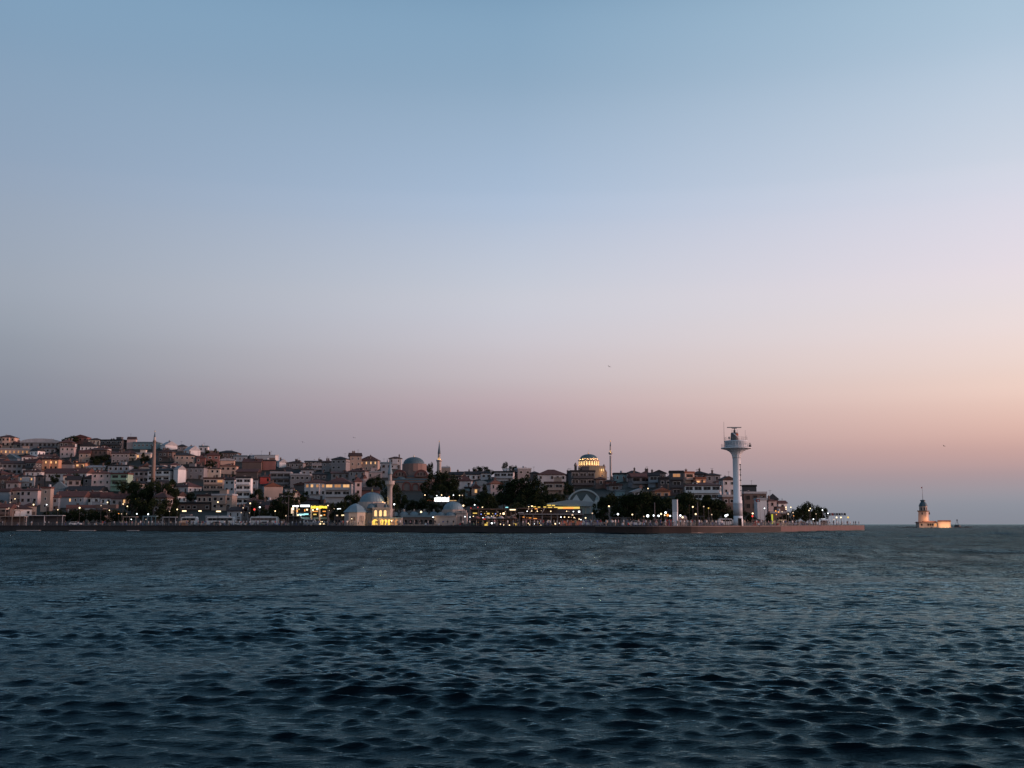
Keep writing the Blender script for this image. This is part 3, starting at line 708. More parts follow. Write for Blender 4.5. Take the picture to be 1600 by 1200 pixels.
# --- waterfront mosque (stands on the quay)
def waterfront_mosque():
    D = 356.0; m = D/F
    def X(px): return (px-800)*m
    def Z(py): return Zof(py, D)
    cx = X(580); g = QZ
    root = empty('mosque', (cx, D, g), 'small waterfront mosque with grey lead dome, three glowing windows and yellow lit arches', 'mosque')
    L = lambda px: X(px)-cx; H_ = lambda py: Z(py)-g
    MB().box(L(560), L(586), -2, 10, 0, H_(801)).box(L(586), L(613.5), -4.2, 10, 0, H_(795)).build('prayer_hall_wall', M_stone, root)
    b = MB(); b.box(L(585.3), L(614.2), -4.4, -2.2, H_(795)-.02, H_(795)+.35); b.box(L(585.6), L(613.9), -4.32, -4.2, H_(809), H_(809)+.25); b.build('cornice', M_stone, root)
    b = MB(); b.lathe([(4.6,0),(4.6,H_(784)-H_(797))], 16, (L(580), 4, H_(797)), ph=.2, sm=False); b.box(L(591.5), L(601.5), -1.5, 3, H_(796), H_(785.3)); b.build('drum', M_stone, root)
    dome(root, (L(580), 4, H_(784)), 4.0, H_(768.6)-H_(784)); finial(root, (L(580), 4, H_(768.8)), 2.1, 1.2)
    dome(root, (L(582.6), -.2, H_(793)), 1.45, 1.25, n=16, name='half_dome')
    b = MB(); b.extr([(L(601), -1.3, H_(795)), (L(606.5), -1.3, H_(795)), (L(604), -1.3, H_(787))][::-1], (0, 4, 0)); b.build('buttress', M_lead2, root)
    am = arch_mesh(.85, 1.95).mesh('window', [M_stone, M_glow])
    for px in (591, 598.5, 605.5): link('window', am, root, (L(px), -4.21, H_(806.8)))
    # lit porch: one broad yellow arch then a row of three
    MB().box(L(586.1), L(596.3), -4.6, -4.2, 0, H_(809.3)).box(L(596.5), L(631), -5.0, -1.0, 0, H_(809.6)).build('porch_wall', M_stone, root)
    MB().box(L(585.8), L(596.6), -4.8, -4.6, H_(809.2), H_(808.3)).box(L(596.4), L(631.4), -5.2, -.8, H_(809.5), H_(808.5)).build('porch_roof', M_lead, root)
    link('window', arch_mesh(1.9, 1.75).mesh('window', [M_stone, M_glowY]), root, (L(590.5), -4.61, H_(820)))
    am2 = arch_mesh(1.05, 1.7).mesh('window', [M_stone, M_glowY])
    for px in (601.5, 607, 612.5): link('window', am2, root, (L(px), -5.01, H_(820)))
    am3 = arch_mesh(.9, 1.7).mesh('window', [M_stone, M_litdim])
    for px in (618, 623.5): link('window', am3, root, (L(px), -5.01, H_(820)))
    for px in (592, 603, 616): MB().box(-.12,.12,-.12,.12,-.1,.1).lathe([(0,-.28),(.22,-.1),(.22,.12),(0,.3)], 8, m=1).build('wall_lamp', [M_metal, E['y']], root, (L(px), -5.35, H_(822.5) if px != 616 else H_(814)))
    flood(root, (L(590), -8.0, .9), 160, (1,.62,.2)); flood(root, (L(605), -8.5, .9), 200, (1,.62,.2)); flood(root, (L(618), -7.5, 1.6), 90, (1,.7,.35))
    flood(root, (L(599), -6.4, H_(811)), 60, (1,.6,.3))
    # pyramid roofed tomb at the left
    tb = empty('tomb', (X(559.5), D-3, g), 'octagonal stone tomb with pyramid lead roof at the left end of the waterfront mosque', 'tomb')
    r = 17.3*m
    MB().lathe([(r,0),(r,Z(801)-g)], 8, ph=math.pi/8-.12, sm=False).build('wall', M_stone, tb)
    MB().lathe([(r+.3,0),(r+.3,.2),(r*.55,(Z(791)-Z(801))),(r*.18,Z(787.6)-Z(801)),(0,Z(786.8)-Z(801))], 8, (0,0,Z(801)-g), ph=math.pi/8-.12, sm=False).build('roof', M_lead, tb)
    wm3 = arch_mesh(.5, 1.2, .12, .1).mesh('window', [M_stone, M_darkop])
    for a in (-100, -92, -84): 
        t = math.radians(a-3); link('window', wm3, tb, ((r-.22)*math.cos(t), (r-.22)*math.sin(t)+.0, 1.6), rot=t+math.pi/2)
    wm4 = arch_mesh(.45, 1.8, .12, .1).mesh('window', [M_stone, M_stone2])
    for a in (-52, -41):
        t = math.radians(a); link('window', wm4, tb, ((r-.2)*math.cos(t), (r-.2)*math.sin(t), Z(815)-g), rot=math.radians(-47)+math.pi/2)
    MB().lathe([(0,-.15),(.2,0),(0,.2)], 8).build('wall_lamp', E['y'], tb, (-.6, -r-.7, Z(810.8)-g)); flood(tb, (-.6, -r-1.3, Z(810.8)-g), 45, (1,.6,.3))
    # minaret
    mn = empty('minaret', (X(608.3), D+3, g), 'slim stone minaret with lead cone behind the glowing mosque windows on the waterfront', 'minaret')
    h = lambda py: Zof(py, D+3)-g
    MB().box(-1.2,1.2,-1.2,1.2,0,h(800)).lathe([(1.25,h(800)),(.84,h(793)),(.78,h(763)),(.9,h(761)),(1.25,h(757.5)),(1.4,h(757))], 14).lathe([(.66,h(757)),(.62,h(741))], 14).build('shaft', M_stone3, mn)
    MB().lathe([(1.5,h(757)),(1.5,h(751.5)),(1.36,h(751.5)),(1.36,h(756.6))], 16, sm=False).build('balcony', M_stone, mn)
    MB().lathe([(.85,h(741)),(.85,h(740.4)),(.05,h(722))], 14).build('roof', M_lead, mn)
    MB().lathe([(0,-.2),(.2,0),(0,.25)], 8).build('wall_lamp', E['y'], mn, (-1.5, -1.0, h(786))); flood(mn, (-1.75, -1.6, h(784.5)), 90, (1,.65,.25), .15)
    # courtyard arcade with little domes
    ar = empty('arcade', (X(650), D+2, g), 'low stone arcade under a row of small lead domes between the two mosque domes', 'arcade')
    L2 = lambda px: X(px)-X(650)
    MB().box(L2(628), L2(682), 0, 4, 0, H_(808)).build('wall', M_stone2, ar)
    MB().box(L2(627), L2(683), -.5, 4.4, H_(808), H_(805.2)).build('roof', M_lead, ar)
    MB().box(L2(612), L2(690), -5.2, -4.8, 0, H_(820)).box(L2(612), L2(690), -5.3, -4.7, H_(820), H_(819.2)).build('courtyard_wall', M_stone, ar)
    am = arch_mesh(1.05, 1.55).mesh('arch', [M_stone2, M_darkop])
    for px in (634, 642, 650.3, 658.5, 666, 673): link('arch', am, ar, (L2(px), -.005, H_(819.5)))
    for i, px in enumerate((616.5, 630.5, 646.5, 662, 677)):
        dm = dome(ar, (L2(px), 2.0, H_(805.4)), 1.5 if i else 1.1, 1.25, n=14, name='small_dome', ov=.1)
        if i: MB().lathe([(.3,0),(.26,.5),(.34,.6),(.0,.95)], 8).build('chimney', M_stone, dm, (0,0,1.2))
    # right hall
    rh = empty('domed_hall', (X(708), D, g), 'domed stone hall with banded walls at the right end of the waterfront arcade', 'hall')
    L3 = lambda px: X(px)-X(708)
    MB().box(L3(680.5), L3(714), -2.5, 6, 0, H_(807)).box(L3(714), L3(730), -1.2, 6, 0, H_(802)).build('wall', M_stone, rh)
    MB().box(L3(680), L3(714.3), -2.8, 6.2, H_(807), H_(805.8)).box(L3(713.8), L3(730.6), -1.5, 6.2, H_(802), H_(801)).build('cornice', M_stone, rh)
    MB().lathe([(3.7,0),(3.7,H_(796)-H_(806))], 12, (L3(708), 3, H_(806)), sm=False).box(L3(722), L3(729), -1, 4, H_(801), H_(797.5)).build('drum', M_stone, rh)
    dome(rh, (L3(708), 3, H_(796)), 3.25, H_(783.5)-H_(796))
    dome(rh, (L3(690), 0, H_(805.8)), 1.45, 1.15, n=14, name='small_dome', ov=.1); dome(rh, (L3(705), 0, H_(805.8)), 1.8, 1.25, n=14, name='small_dome', ov=.1)
    sm_ = MB().box(-.35,.35,-.1,.05,0,1.0).mesh('window', [M_darkop])
    for px in (690, 707): link('window', sm_, rh, (L3(px), -2.5, H_(825)))
    link('window', arch_mesh(.7, 1.5).mesh('window', [M_stone, M_stone2]), rh, (L3(721), -1.205, H_(814)))
    link('door', arch_mesh(.85, 1.5).mesh('door', [M_stone, M_darkop]), rh, (L3(721.5), -1.205, H_(824)))
    MB().lathe([(0,-.15),(.15,0),(0,.2)], 8).build('wall_lamp', E['y'], rh, (L3(679.6), -3.0, H_(808.5))); flood(rh, (L3(679.0), -3.6, H_(810)), 30)
    # low garden wall left and right
    for (a, b_, lab) in ((520, 541, 'low pale garden wall with small dark openings left of the pyramid roofed tomb'), (731, 756, 'low pale wall between the right domed hall and the coloured cafe lights')):
        w = empty('garden_wall', (X((a+b_)/2), D-1, g), lab, 'wall'); hw = (b_-a)/2*m
        MB().box(-hw, hw, 0, .5, 0, Z(819 if a < 600 else 814)-g).build('wall', M_stone2, w)
        for i in range(4): link('opening', sm_, w, (-hw+hw*2*(i+.5)/4, 0, .9))
waterfront_mosque()

# --- brick mosque on the slope
def brick_mosque():
    D = 520.0; m = D/F*.993; X = lambda px: (px-800)*m; Z = lambda py: Zof(py, D)
    Y0 = D; g = terr_z(X(645), D)-1; cx = X(643)
    root = empty('mosque', (cx, D, g), 'reddish brick mosque with broad grey dome and dark arches on the middle hillside', 'mosque')
    L = lambda px: X(px)-cx; H_ = lambda py: Z(py)-g
    mb = mat('mosque_brick', (.17,.115,.10), var=.3, scale=.5); md = mat('mosque_brick_dark', (.11,.045,.04), var=.3)
    MB().box(L(612), L(675), 0, 20, -2, H_(745)).build('wall', mb, root)
    MB().box(L(617), L(672), -6, 0, -2, H_(751)).box(L(622), L(668), -8, -6, -2, H_(755)).build('porch_wall', mat('mosque_stone', (.27,.19,.165), var=.3, scale=.5), root)
    MB().box(L(616), L(673), -6.4, -.01, H_(751), H_(748.5)).box(L(621), L(669), -8.4, -6.4, H_(755), H_(752.8)).box(L(611.5), L(675.5), .05, 20.3, H_(745), H_(743.6)).build('roof', M_lead2, root)
    MB().lathe([(19.5*m,0),(19.5*m,H_(723.5)-H_(736))], 16, (L(644), 9, H_(736)), sm=False).lathe([(22*m,H_(743)),(20*m,H_(735))], 8, (L(644), 9, 0), sm=False, ph=math.pi/8).build('drum', mb, root)
    dome(root, (L(643), 9, H_(723.6)), 17*m, H_(712.4)-H_(723.6), M_lead2); finial(root, (L(643), 9, H_(712.6)), 1.6)
    for (px, r, py) in ((624, 11, 745), (658, 11, 745)):
        b = MB(); R_ = r*m; n = 16
        pts = [(-R_*math.cos(math.pi*i/n), 0, R_*math.sin(math.pi*i/n)) for i in range(n+1)]
        b.extr(pts, (0,6,0)); 
        k = len(b.v)
        for i in range(n):
            a0, a1 = math.pi*i/n, math.pi*(i+1)/n; q = 1.0; w2 = R_-.9
            b.extr([(-R_*math.cos(a0), -.15, R_*math.sin(a0)), (-R_*math.cos(a1), -.15, R_*math.sin(a1)), (-w2*math.cos(a1), -.15, w2*math.sin(a1)), (-w2*math.cos(a0), -.15, w2*math.sin(a0))], (0,.14,0), 1)
        o = b.build('arch', [mb, md], root, (L(px), -1.2 if px < 640 else -2.2, H_(py)))
        for dx in (-1.4, 0, 1.4): link('window', arch_mesh(.5, 1.3, .1, .08).mesh('window', [mb, M_darkop]), o, (dx, -.02, .5))
    am = arch_mesh(10*m, 12*m, .6, .5, 10).mesh('arch', [md, M_stone2])
    for px, sc in ((637.5, 1), (651, .85), (663, .8)): o = link('arch', am, root, (L(px), -8.01, H_(767))); o.scale = (sc, 1, sc)
    dome(root, (L(627), -3, H_(750)), 2.2, 1.4, M_lead2, 14, 'small_dome')
    wb = empty('outbuilding', (X(640), D-22, terr_z(X(640), D-22)), 'low white wall with dark openings beneath the brick mosque arches', 'building'); hw = 13*m
    MB().box(-hw,hw,0,3,-1,Zof(775,D-22)-terr_z(X(640), D-22)).build('wall', wm('white'), wb)
    MB().box(-hw-.3,hw+.3,-.3,3.3,0,.3).build('roof', rm('K'), wb, (0,0,Zof(775,D-22)-terr_z(X(640), D-22)))
    for i in range(5): link('window', MB().box(-.7,.7,-.06,.02,-1,.8).mesh('window', [M_darkop]), wb, (-hw+hw*2*(i+.5)/5, 0, Zof(779,D-22)-terr_z(X(640), D-22)))
brick_mosque()

def minaret(px, D, prof, bal, cone, labels, base, lit, ms=None):
    ms = ms or M_stone
    """prof: list of (half width px, py)"""
    m = D/F*.993; g = terr_z((px-800)*m, D)-.5; zz = lambda py: Zof(py, D)-g; X = Xof(px, D, Zof(base, D))
    root = empty('minaret', (X, D, g), labels, 'minaret')
    MB().lathe([(prof[0][0]*m*1.1, -2)] + [(a*m, zz(py)) for a, py in prof], 14).build('shaft', ms, root)
    MB().lathe([(bal[0]*m*.6, zz(bal[1]+2)), (bal[0]*m, zz(bal[1]+.6)), (bal[0]*m, zz(bal[1]-1.5)), (bal[0]*m*.85, zz(bal[1]-1.5)), (bal[0]*m*.85, zz(bal[1]-.2))], 16, sm=False).build('balcony', ms, root)
    MB().lathe([(cone[0]*m, zz(cone[1])), (cone[0]*m, zz(cone[1])+.1), (.05, zz(cone[2]))], 14).build('roof', M_lead2, root)
    finial(root, (0,0,zz(cone[2]+1)), 1.2)
    if lit:
        for a in (-150, -90, -30): 
            t = math.radians(a); MB().lathe([(0,-.2),(.26,0),(0,.25)], 6).build('lamp', E['y'], root, (bal[0]*m*.7*math.cos(t), bal[0]*m*.7*math.sin(t), zz(bal[1]-.6)))
            flood(root, (bal[0]*m*.8*math.cos(t), bal[0]*m*.8*math.sin(t), zz(bal[1]-1.6)), lit*1.8, (1,.62,.2), .1)
    return root
minaret(686, 560, [(3.6,738),(3.3,724),(4.0,722)], (4.6,720), (2.4,709,690), 'white minaret with sharp dark cone and glowing yellow balcony right of brick mosque', 735, 26)
bpy.data.objects  # upper stem of the lit minaret is part of its shaft
def minaret_stem(px, D, r, y0, y1, root):
    g = root.location.z; MB().lathe([(r*D/F, Zof(y0,D)-g), (r*.9*D/F, Zof(y1,D)-g)], 12).build('upper_shaft', M_stone, root)
MIN = [o for o in COL.objects if o.name.startswith('minaret')]
minaret_stem(686, 560, 2.2, 721, 709, MIN[-1])
r_ = minaret(954.3, 545, [(1.7,748),(1.55,712)], (3.1,708.5), (1.2,697,689.5), 'slender tall minaret with a glowing balcony right of the lit hilltop dome', 745, 14); minaret_stem(954, 545, 1.25, 709, 697, r_)
r_ = minaret(240, 560, [(3.1,727),(2.1,690)], (2.7,690), (1.5,683,674), 'brown stone minaret with blunt tip rising above left hillside houses', 725, 0, mat('minaret_brown', (.20,.145,.12), var=.3, scale=.6)); minaret_stem(240, 560, 1.9, 690, 683, r_)

# --- lit hilltop mosque
def hill_mosque():
    D = 560.0; m = D/F*.993; X = lambda px: (px-800)*m; cx = X(921); g = terr_z(cx, D); 
    root = empty('mosque', (cx, D, g), 'hilltop mosque with dark dome over a golden floodlit ring of windows', 'mosque')
    L = lambda px: X(px)-cx; H_ = lambda py: Zof(py, D)-g
    ms = mat('mosque_pale_stone', (.42,.30,.20), var=.3, scale=.6)
    MB().box(L(906), L(937), -4, 12, -3, H_(728)).box(L(933.5), L(948), -3, 8, -3, H_(738)).build('wall', ms, root)
    MB().lathe([(16.3*m,0),(16.3*m,H_(719)-H_(727.5)),(17.2*m,H_(719)-H_(727.5)+.02),(17.2*m,H_(718.5)-H_(727.5)),(15*m,H_(718.2)-H_(727.5)),(14.6*m,H_(716)-H_(727.5))], 24, (L(921.5), 4, H_(727.5)), sm=False).build('drum', ms, root)
    dome(root, (L(921.5), 4, H_(716)), 13.6*m, H_(709)-H_(716), M_lead2); finial(root, (L(921), 4, H_(709.2)), 2.6, 1.2)
    am = arch_mesh(.8, 2.1, .12, .12).mesh('window', [ms, M_glow])
    for i in range(11):
        t = math.radians(-165+15*i); r = 16.3*m; link('window', am, root, (L(921.5)+r*math.cos(t), 4+r*math.sin(t), H_(726.8)), rot=t+math.pi/2)
    for i in range(10):
        t = math.radians(-172+18.2*i); r = 16.3*m+1.1
        flood(root, (L(921.5)+r*math.cos(t), 4+r*math.sin(t), H_(726.6)), 34, (1,.56,.27), .12)
        r2 = 16.4*m; flood(root, (L(921.5)+r2*math.cos(t), 4+r2*math.sin(t), H_(717.6)), 40, (1,.72,.4), .08)
    # half arch at right
    b = MB(); R_ = 5.6*m; n = 14
    b.extr([(-R_,0,-3.4*1)] + [(-R_*math.cos(math.pi*i/n), 0, R_*1.25*math.sin(math.pi*i/n)) for i in range(n+1)] + [(R_,0,-3.4)], (0,4,0))
    o = b.build('tympanum', ms, root, (L(939.5), -3.6, H_(735)))
    for dx in (-.9, 0, .9): link('window', arch_mesh(.45, 1.3, .1, .08).mesh('window', [ms, M_glow]), o, (dx, -.01, -.6))
    flood(root, (L(939.5), -5.2, H_(738.5)), 55, (1,.55,.2), .2)
    for px, py in ((899.5, 726.5), (944, 729), (946.5, 738)):
        MB().lathe([(2.0*m,-4.5),(2.0*m,0),(2.6*m,.1),(2.4*m,.6),(1.2*m,1.4),(0,1.9)], 10).build('turret', M_stone2, root, (L(px), -2, H_(py+2)))
hill_mosque()

# --- radar tower on the quay
def radar_tower():
    D = 306.0; m = D/F*.993; g = QZ; cx = Xof(1153.6, D, g); root = empty('radar_tower', (cx, D, g), 'tall white radar control tower with flared top, round cabin and rotating antenna bar', 'tower')
    H_ = lambda py: Zof(py, D)-g
    MB().lathe([(7.6*m,0),(7.6*m,H_(812)),(7.1*m,H_(811)),(7.1*m,H_(806))], 28).lathe([(7.1*m,H_(786.6)),(7.0*m,H_(786)),(6.9*m,H_(782)),(6.35*m,H_(781.6)),(6.1*m,H_(717.6)),(6.35*m,H_(717.2)),(6.35*m,H_(716.6))], 28).build('shaft', M_paint, root)
    MB().lathe([(7.1*m,H_(806)),(7.1*m,H_(786.6))], 28).build('lower_band', M_paintb, root)
    pr = [(6.3,716.5),(6.7,713),(7.6,710),(9.3,707.2),(12,704.8),(16,702.8),(20.5,701.6),(23.6,701)]
    b = MB().lathe([(r*m,H_(y)) for r, y in pr] + [(23.8*m,H_(700.9)),(23.8*m,H_(699.6)),(17*m,H_(699.5))], 36)
    for i in range(16):
        t = 2*math.pi*i/16
        for (r0, y0), (r1, y1) in zip(pr[:-1], pr[1:]): b.tube((r0*m*math.cos(t), r0*m*math.sin(t), H_(y0)), (r1*m*math.cos(t), r1*m*math.sin(t), H_(y1)), .06, 4)
    b.build('flared_top', M_paint, root)
    cab = MB().lathe([(17.3*m,H_(699.5)),(17.3*m,H_(691)),(17.9*m,H_(690.8)),(17.9*m,H_(688.8)),(16.5*m,H_(688.7)),(0.01,H_(688.7))], 32).build('cabin', mat('cabin_paint', (.52,.56,.59), var=.1), root)
    bb = MB()
    for i in range(24):
        t = 2*math.pi*i/24; bb.tube((17.32*m*math.cos(t), 17.32*m*math.sin(t), H_(699.4)), (17.32*m*math.cos(t), 17.32*m*math.sin(t), H_(691)), .045, 4)
    bb.lathe([(17.36*m,H_(697)),(17.4*m,H_(696.7)),(17.36*m,H_(696.4))], 32, cap=False); bb.build('cabin_ribs', M_paint, cab)
    rb = MB()
    for (R_, z0, n) in ((23.2*m, H_(699.6), 40), (17.3*m, H_(688.7), 30)):
        for i in range(n):
            t = 2*math.pi*i/n; rb.tube((R_*math.cos(t), R_*math.sin(t), z0), (R_*math.cos(t), R_*math.sin(t), z0+.95), .013, 4)
        for hh in (.5, .95): rb.lathe([(R_-.012,z0+hh-.012),(R_+.012,z0+hh-.012),(R_+.012,z0+hh+.012),(R_-.012,z0+hh+.012)], 40, cap=False)
    rb.build('railing', M_pole, root)
    x0 = -.4; MB().lathe([(6.2*m,H_(688.7)),(6.2*m,H_(685)),(5.8*m,H_(677.2)),(5.0*m,H_(676)),(0.01,H_(676))], 20, (x0,0,0)).build('radar_housing', mat('housing_grey', (.11,.105,.105), var=.2), root)
    b = MB(); b.lathe([(6.05*m,0),(5.9*m,H_(678)-H_(684.6))], 8, (x0,0,H_(684.6)), a0=math.radians(-80), a1=math.radians(-5)); b.build('rust_panel', mat('rust_red', (.28,.07,.03), var=.3), root)
    b = MB(); b.tube((-1.2,-1.02,H_(676.5)), (.5,-1.25,H_(685)), .06); b.tube((-1.0,-1.02,H_(676.5)), (.7,-1.2,H_(684.6)), .04); b.build('ladder', M_paint, root)
    b = MB().tube((x0,0,H_(676)),(x0,0,H_(672)),.28,8).tube((x0,0,H_(672)),(x0,0,H_(668.4)),.13,8)
    for i in range(5): t = 2*math.pi*i/5; b.tube((x0+.85*math.cos(t),.85*math.sin(t),H_(676)),(x0+.85*math.cos(t),.85*math.sin(t),H_(671.5)),.03,4)
    b.build('pedestal', M_metal, root)
    MB().extr([(-11.3*m,-.15,-.08),(11*m,-.15,-.08),(11*m,-.15,.14),(-11.3*m,-.15,.14)][::-1], (0,.5,0)).extr([(-3.5*m,-.2,-.3),(3.5*m,-.2,-.3),(4.5*m,-.2,-.081),(-4.5*m,-.2,-.081)][::-1], (0,.4,0)).build('antenna_bar', M_pole, root, (x0,0,H_(668)))
    MB().tube((0,0,0),(0,0,H_(660)-H_(700)),.09,6,r2=.03).build('mast', M_pole, root, (-19.8*m,-1,H_(699.6)))
    for px, top in ((1163,682),(1166,683),(1168.5,672),(1170,680)): MB().tube((0,0,0),(0,0,H_(top)-H_(688.7)),.03,5).build('whip_antenna', M_pole, root, ((px-1153)*m*.95,0,H_(688.7)))
    MB().tube((0,0,0),(0,0,.5),.05,5).lathe([(0,-.32),(.23,-.23),(.32,0),(.23,.23),(0,.32)], 10, (0,0,.75)).build('camera_ball', M_pole, root, (-11.8*m,-1,H_(688.7)))
    MB().box(-.28,.28,-.28,.28,0,.75).tube((0,0,.75),(0,0,1.15),.08,6).box(-.25,.25,-.1,.1,1.15,1.25).build('beacon', M_metal, root, (20.3*m,-1,H_(699.5)))
    b = MB(); b.box(-.16,.16,-.05,.05,0,H_(726)-H_(775))
    for k in range(7): b.box(-.24,.24,-.14,.05,(H_(726)-H_(775))*k/6-.12,(H_(726)-H_(775))*k/6+.12,1)
    b.build('cable_ladder', [M_pole, M_metal], root, (4.2*m,-4.6*m,H_(775)))
    link('door', window_mesh(1.0, 2.1, 'g', True), root, (.2,-7.62*m,1.1))
radar_tower()

# --- tower on the islet
def maiden():
    D = 860.0; m = D/F*.993; X = lambda px: (px-800)*m; g = 1.2; cx = X(1443)
    Z = lambda py: Zof(py, D)-g
    isl = MB()
    R = random.Random(5)
    pts = [(X(1404)+ (X(1512)-X(1404))*i/30) for i in range(31)]
    b = MB(); b.lathe([(26,-2.5),(24,-.3),(21,.35),(0.01,.5)], 28, sx=1.0, sy=.55); 
    for i in range(60): 
        x = R.uniform(-24,34); y = R.uniform(-14,8); s = R.uniform(.6,1.7); b.lathe([(s,-1),(s*.8,.1*s),(s*.3,.45*s),(0,.5*s)], 6, (x,y,0), ph=R.random()*6, sm=False)
    o = b.build('islet', M_quay, None, (X(1452), D+4, 0)); structure(o)
    root = empty('island_tower', (cx, D, g), 'small islet tower with dark domed cap and tall flagpole, base glowing orange', 'tower', rot=0)
    ms = mat('island_stone', (.42,.33,.28), var=.25, scale=.5); a = 9.4*m/2
    rr = math.radians(-36)
    def rot(x, y): return (x*math.cos(rr)-y*math.sin(rr), x*math.sin(rr)+y*math.cos(rr))
    MB().lathe([(9.6*m,-2),(9.3*m,Z(812)),(8.6*m,Z(800))], 4, ph=rr+math.pi/4, sm=False).build('wall', ms, root)
    MB().lathe([(8.7*m,Z(800)),(10.4*m,Z(799)),(10.4*m,Z(797.6)),(10*m,Z(797.6)),(9.9*m,Z(798.7)),(.01,Z(798.7))], 4, ph=rr+math.pi/4, sm=False).build('gallery', M_stone2, root)
    lt = MB().lathe([(6.1*m,Z(798.7)),(6.0*m,Z(791))], 8, ph=.3, sm=False).build('lantern_room', ms, root)
    for i in range(8):
        t = .3+math.pi/8+2*math.pi*i/8; r = 6.05*m*math.cos(math.pi/8); link('window', arch_mesh(1.0, 2.4, .06, .06).mesh('window', [ms, M_darkop]) if i == 0 else bpy.data.meshes[WN], lt, (r*math.cos(t), r*math.sin(t), Z(797.5)), rot=t+math.pi/2)
        if i == 0: WN = lt.children[0].data.name if lt.children else [o for o in COL.objects if o.parent == lt][0].data.name
    MB().lathe([(6.9*m,Z(791)),(6.6*m,Z(790.4)),(5.8*m,Z(788)),(4.2*m,Z(785.2)),(3.2*m,Z(784.3)),(3.2*m,Z(783.2)),(4.0*m,Z(782.8)),(4.0*m,Z(781.4)),(2.4*m,Z(781.2)),(0.01,Z(780.5))], 8, ph=.3, sm=False).build('roof', M_lead2, root)
    MB().tube((0,0,Z(781)),(0,0,Z(760)),.17,6,r2=.08).box(-.9,0,-.02,.02,Z(763),Z(761),1).build('flagpole', [M_pole, wm('red')], root)
    for (px, w) in ((1438,0),(1449,1)): link('window', arch_mesh(.9, 1.8, .08, .08).mesh('window', [ms, M_darkop]), root, (X(px)-cx, -8.0*m, Z(804)))
    # low wing
    wing = empty('courtyard_building', (X(1453), D-9, g), 'long low red roofed building with glowing orange wall around the islet tower', 'building')
    L = lambda px: X(px)-X(1453); Zw = lambda py: Zof(py, D-9)-g
    MB().box(L(1428), L(1437), -1, 6, -2, Zw(817)).box(L(1437.1), L(1457), -.5, 6, -2, Zw(817)).box(L(1457.1), L(1476.3), -1.5, 12, -2, Zw(815.2)).build('wall', ms, wing)
    b = MB(); 
    for (a0, a1, y0, y1, pb, pt) in ((1426.6, 1437.6, -1.6, 7, 817, 815.2), (1436.9, 1457, -1.1, 7, 816.9, 814)):
        x0, x1 = L(a0), L(a1); b.extr([(x0,y0,Zw(pb)),(x0,(y0+y1)/2,Zw(pt)),(x0,y1,Zw(pb))][::-1], (x1-x0,0,0))
    b.build('roof', rm('R'), wing)
    b = MB(); b.box(L(1456.8), L(1476.8), -1.8, -1.0, Zw(815.2), Zw(814.4))
    for i in range(13): x = L(1457)+(L(1476)-L(1457))*i/12; b.box(x-.3, x+.35, -1.7, -1.1, Zw(814.4), Zw(812.9))
    b.build('battlement', mat('battlement', (.2,.1,.09), var=.2), wing)
    for i, px in enumerate((1432, 1442.5, 1446, 1449.5)): link('window', window_mesh(1.2, 1.6, 'g', True), wing, (L(px), -1.0 if px < 1437 else -.51, Zw(819.8)))
    link('window', arch_mesh(2.2, 2.2, .1, .25).mesh('window', [wm('white'), M_litdim]), wing, (L(1453.5), -.51, Zw(822.4)))
    for px, p_ in ((1431,230),(1441,150),(1459,420),(1464,560),(1469,650),(1474,650)): flood(wing, (L(px), -5.0, .25), p_, (1,.52,.24), .3)
    for px, p_ in ((1437,700),(1442,800),(1447,1000),(1452,900)): flood(wing, (L(px), 2.5, Zw(813.2)+1.0), p_*.5, (1,.46,.22), .3)
maiden()

# --- navigation buoy
D = 1050.0; o = empty('navigation_buoy', (Xof(1496, D, 0), D, -.2), 'small dark buoy with a topmark floating right of the islet tower', 'buoy')
MB().lathe([(.5,-.6),(2.2,-.2),(2.2,1.2),(1.7,1.6),(.01,1.6)], 14).build('float', M_metal, o); b = MB()
for t in (0.5, 2.6, 4.7): b.tube((1.3*math.cos(t),1.3*math.sin(t),1.6),(.25*math.cos(t),.25*math.sin(t),4.6),.1,5)
b.lathe([(.5,4.5),(.5,5.1),(.01,5.6)], 8); b.build('topmark', M_metal, o); o.scale = (1.25, 1.25, 1.35)

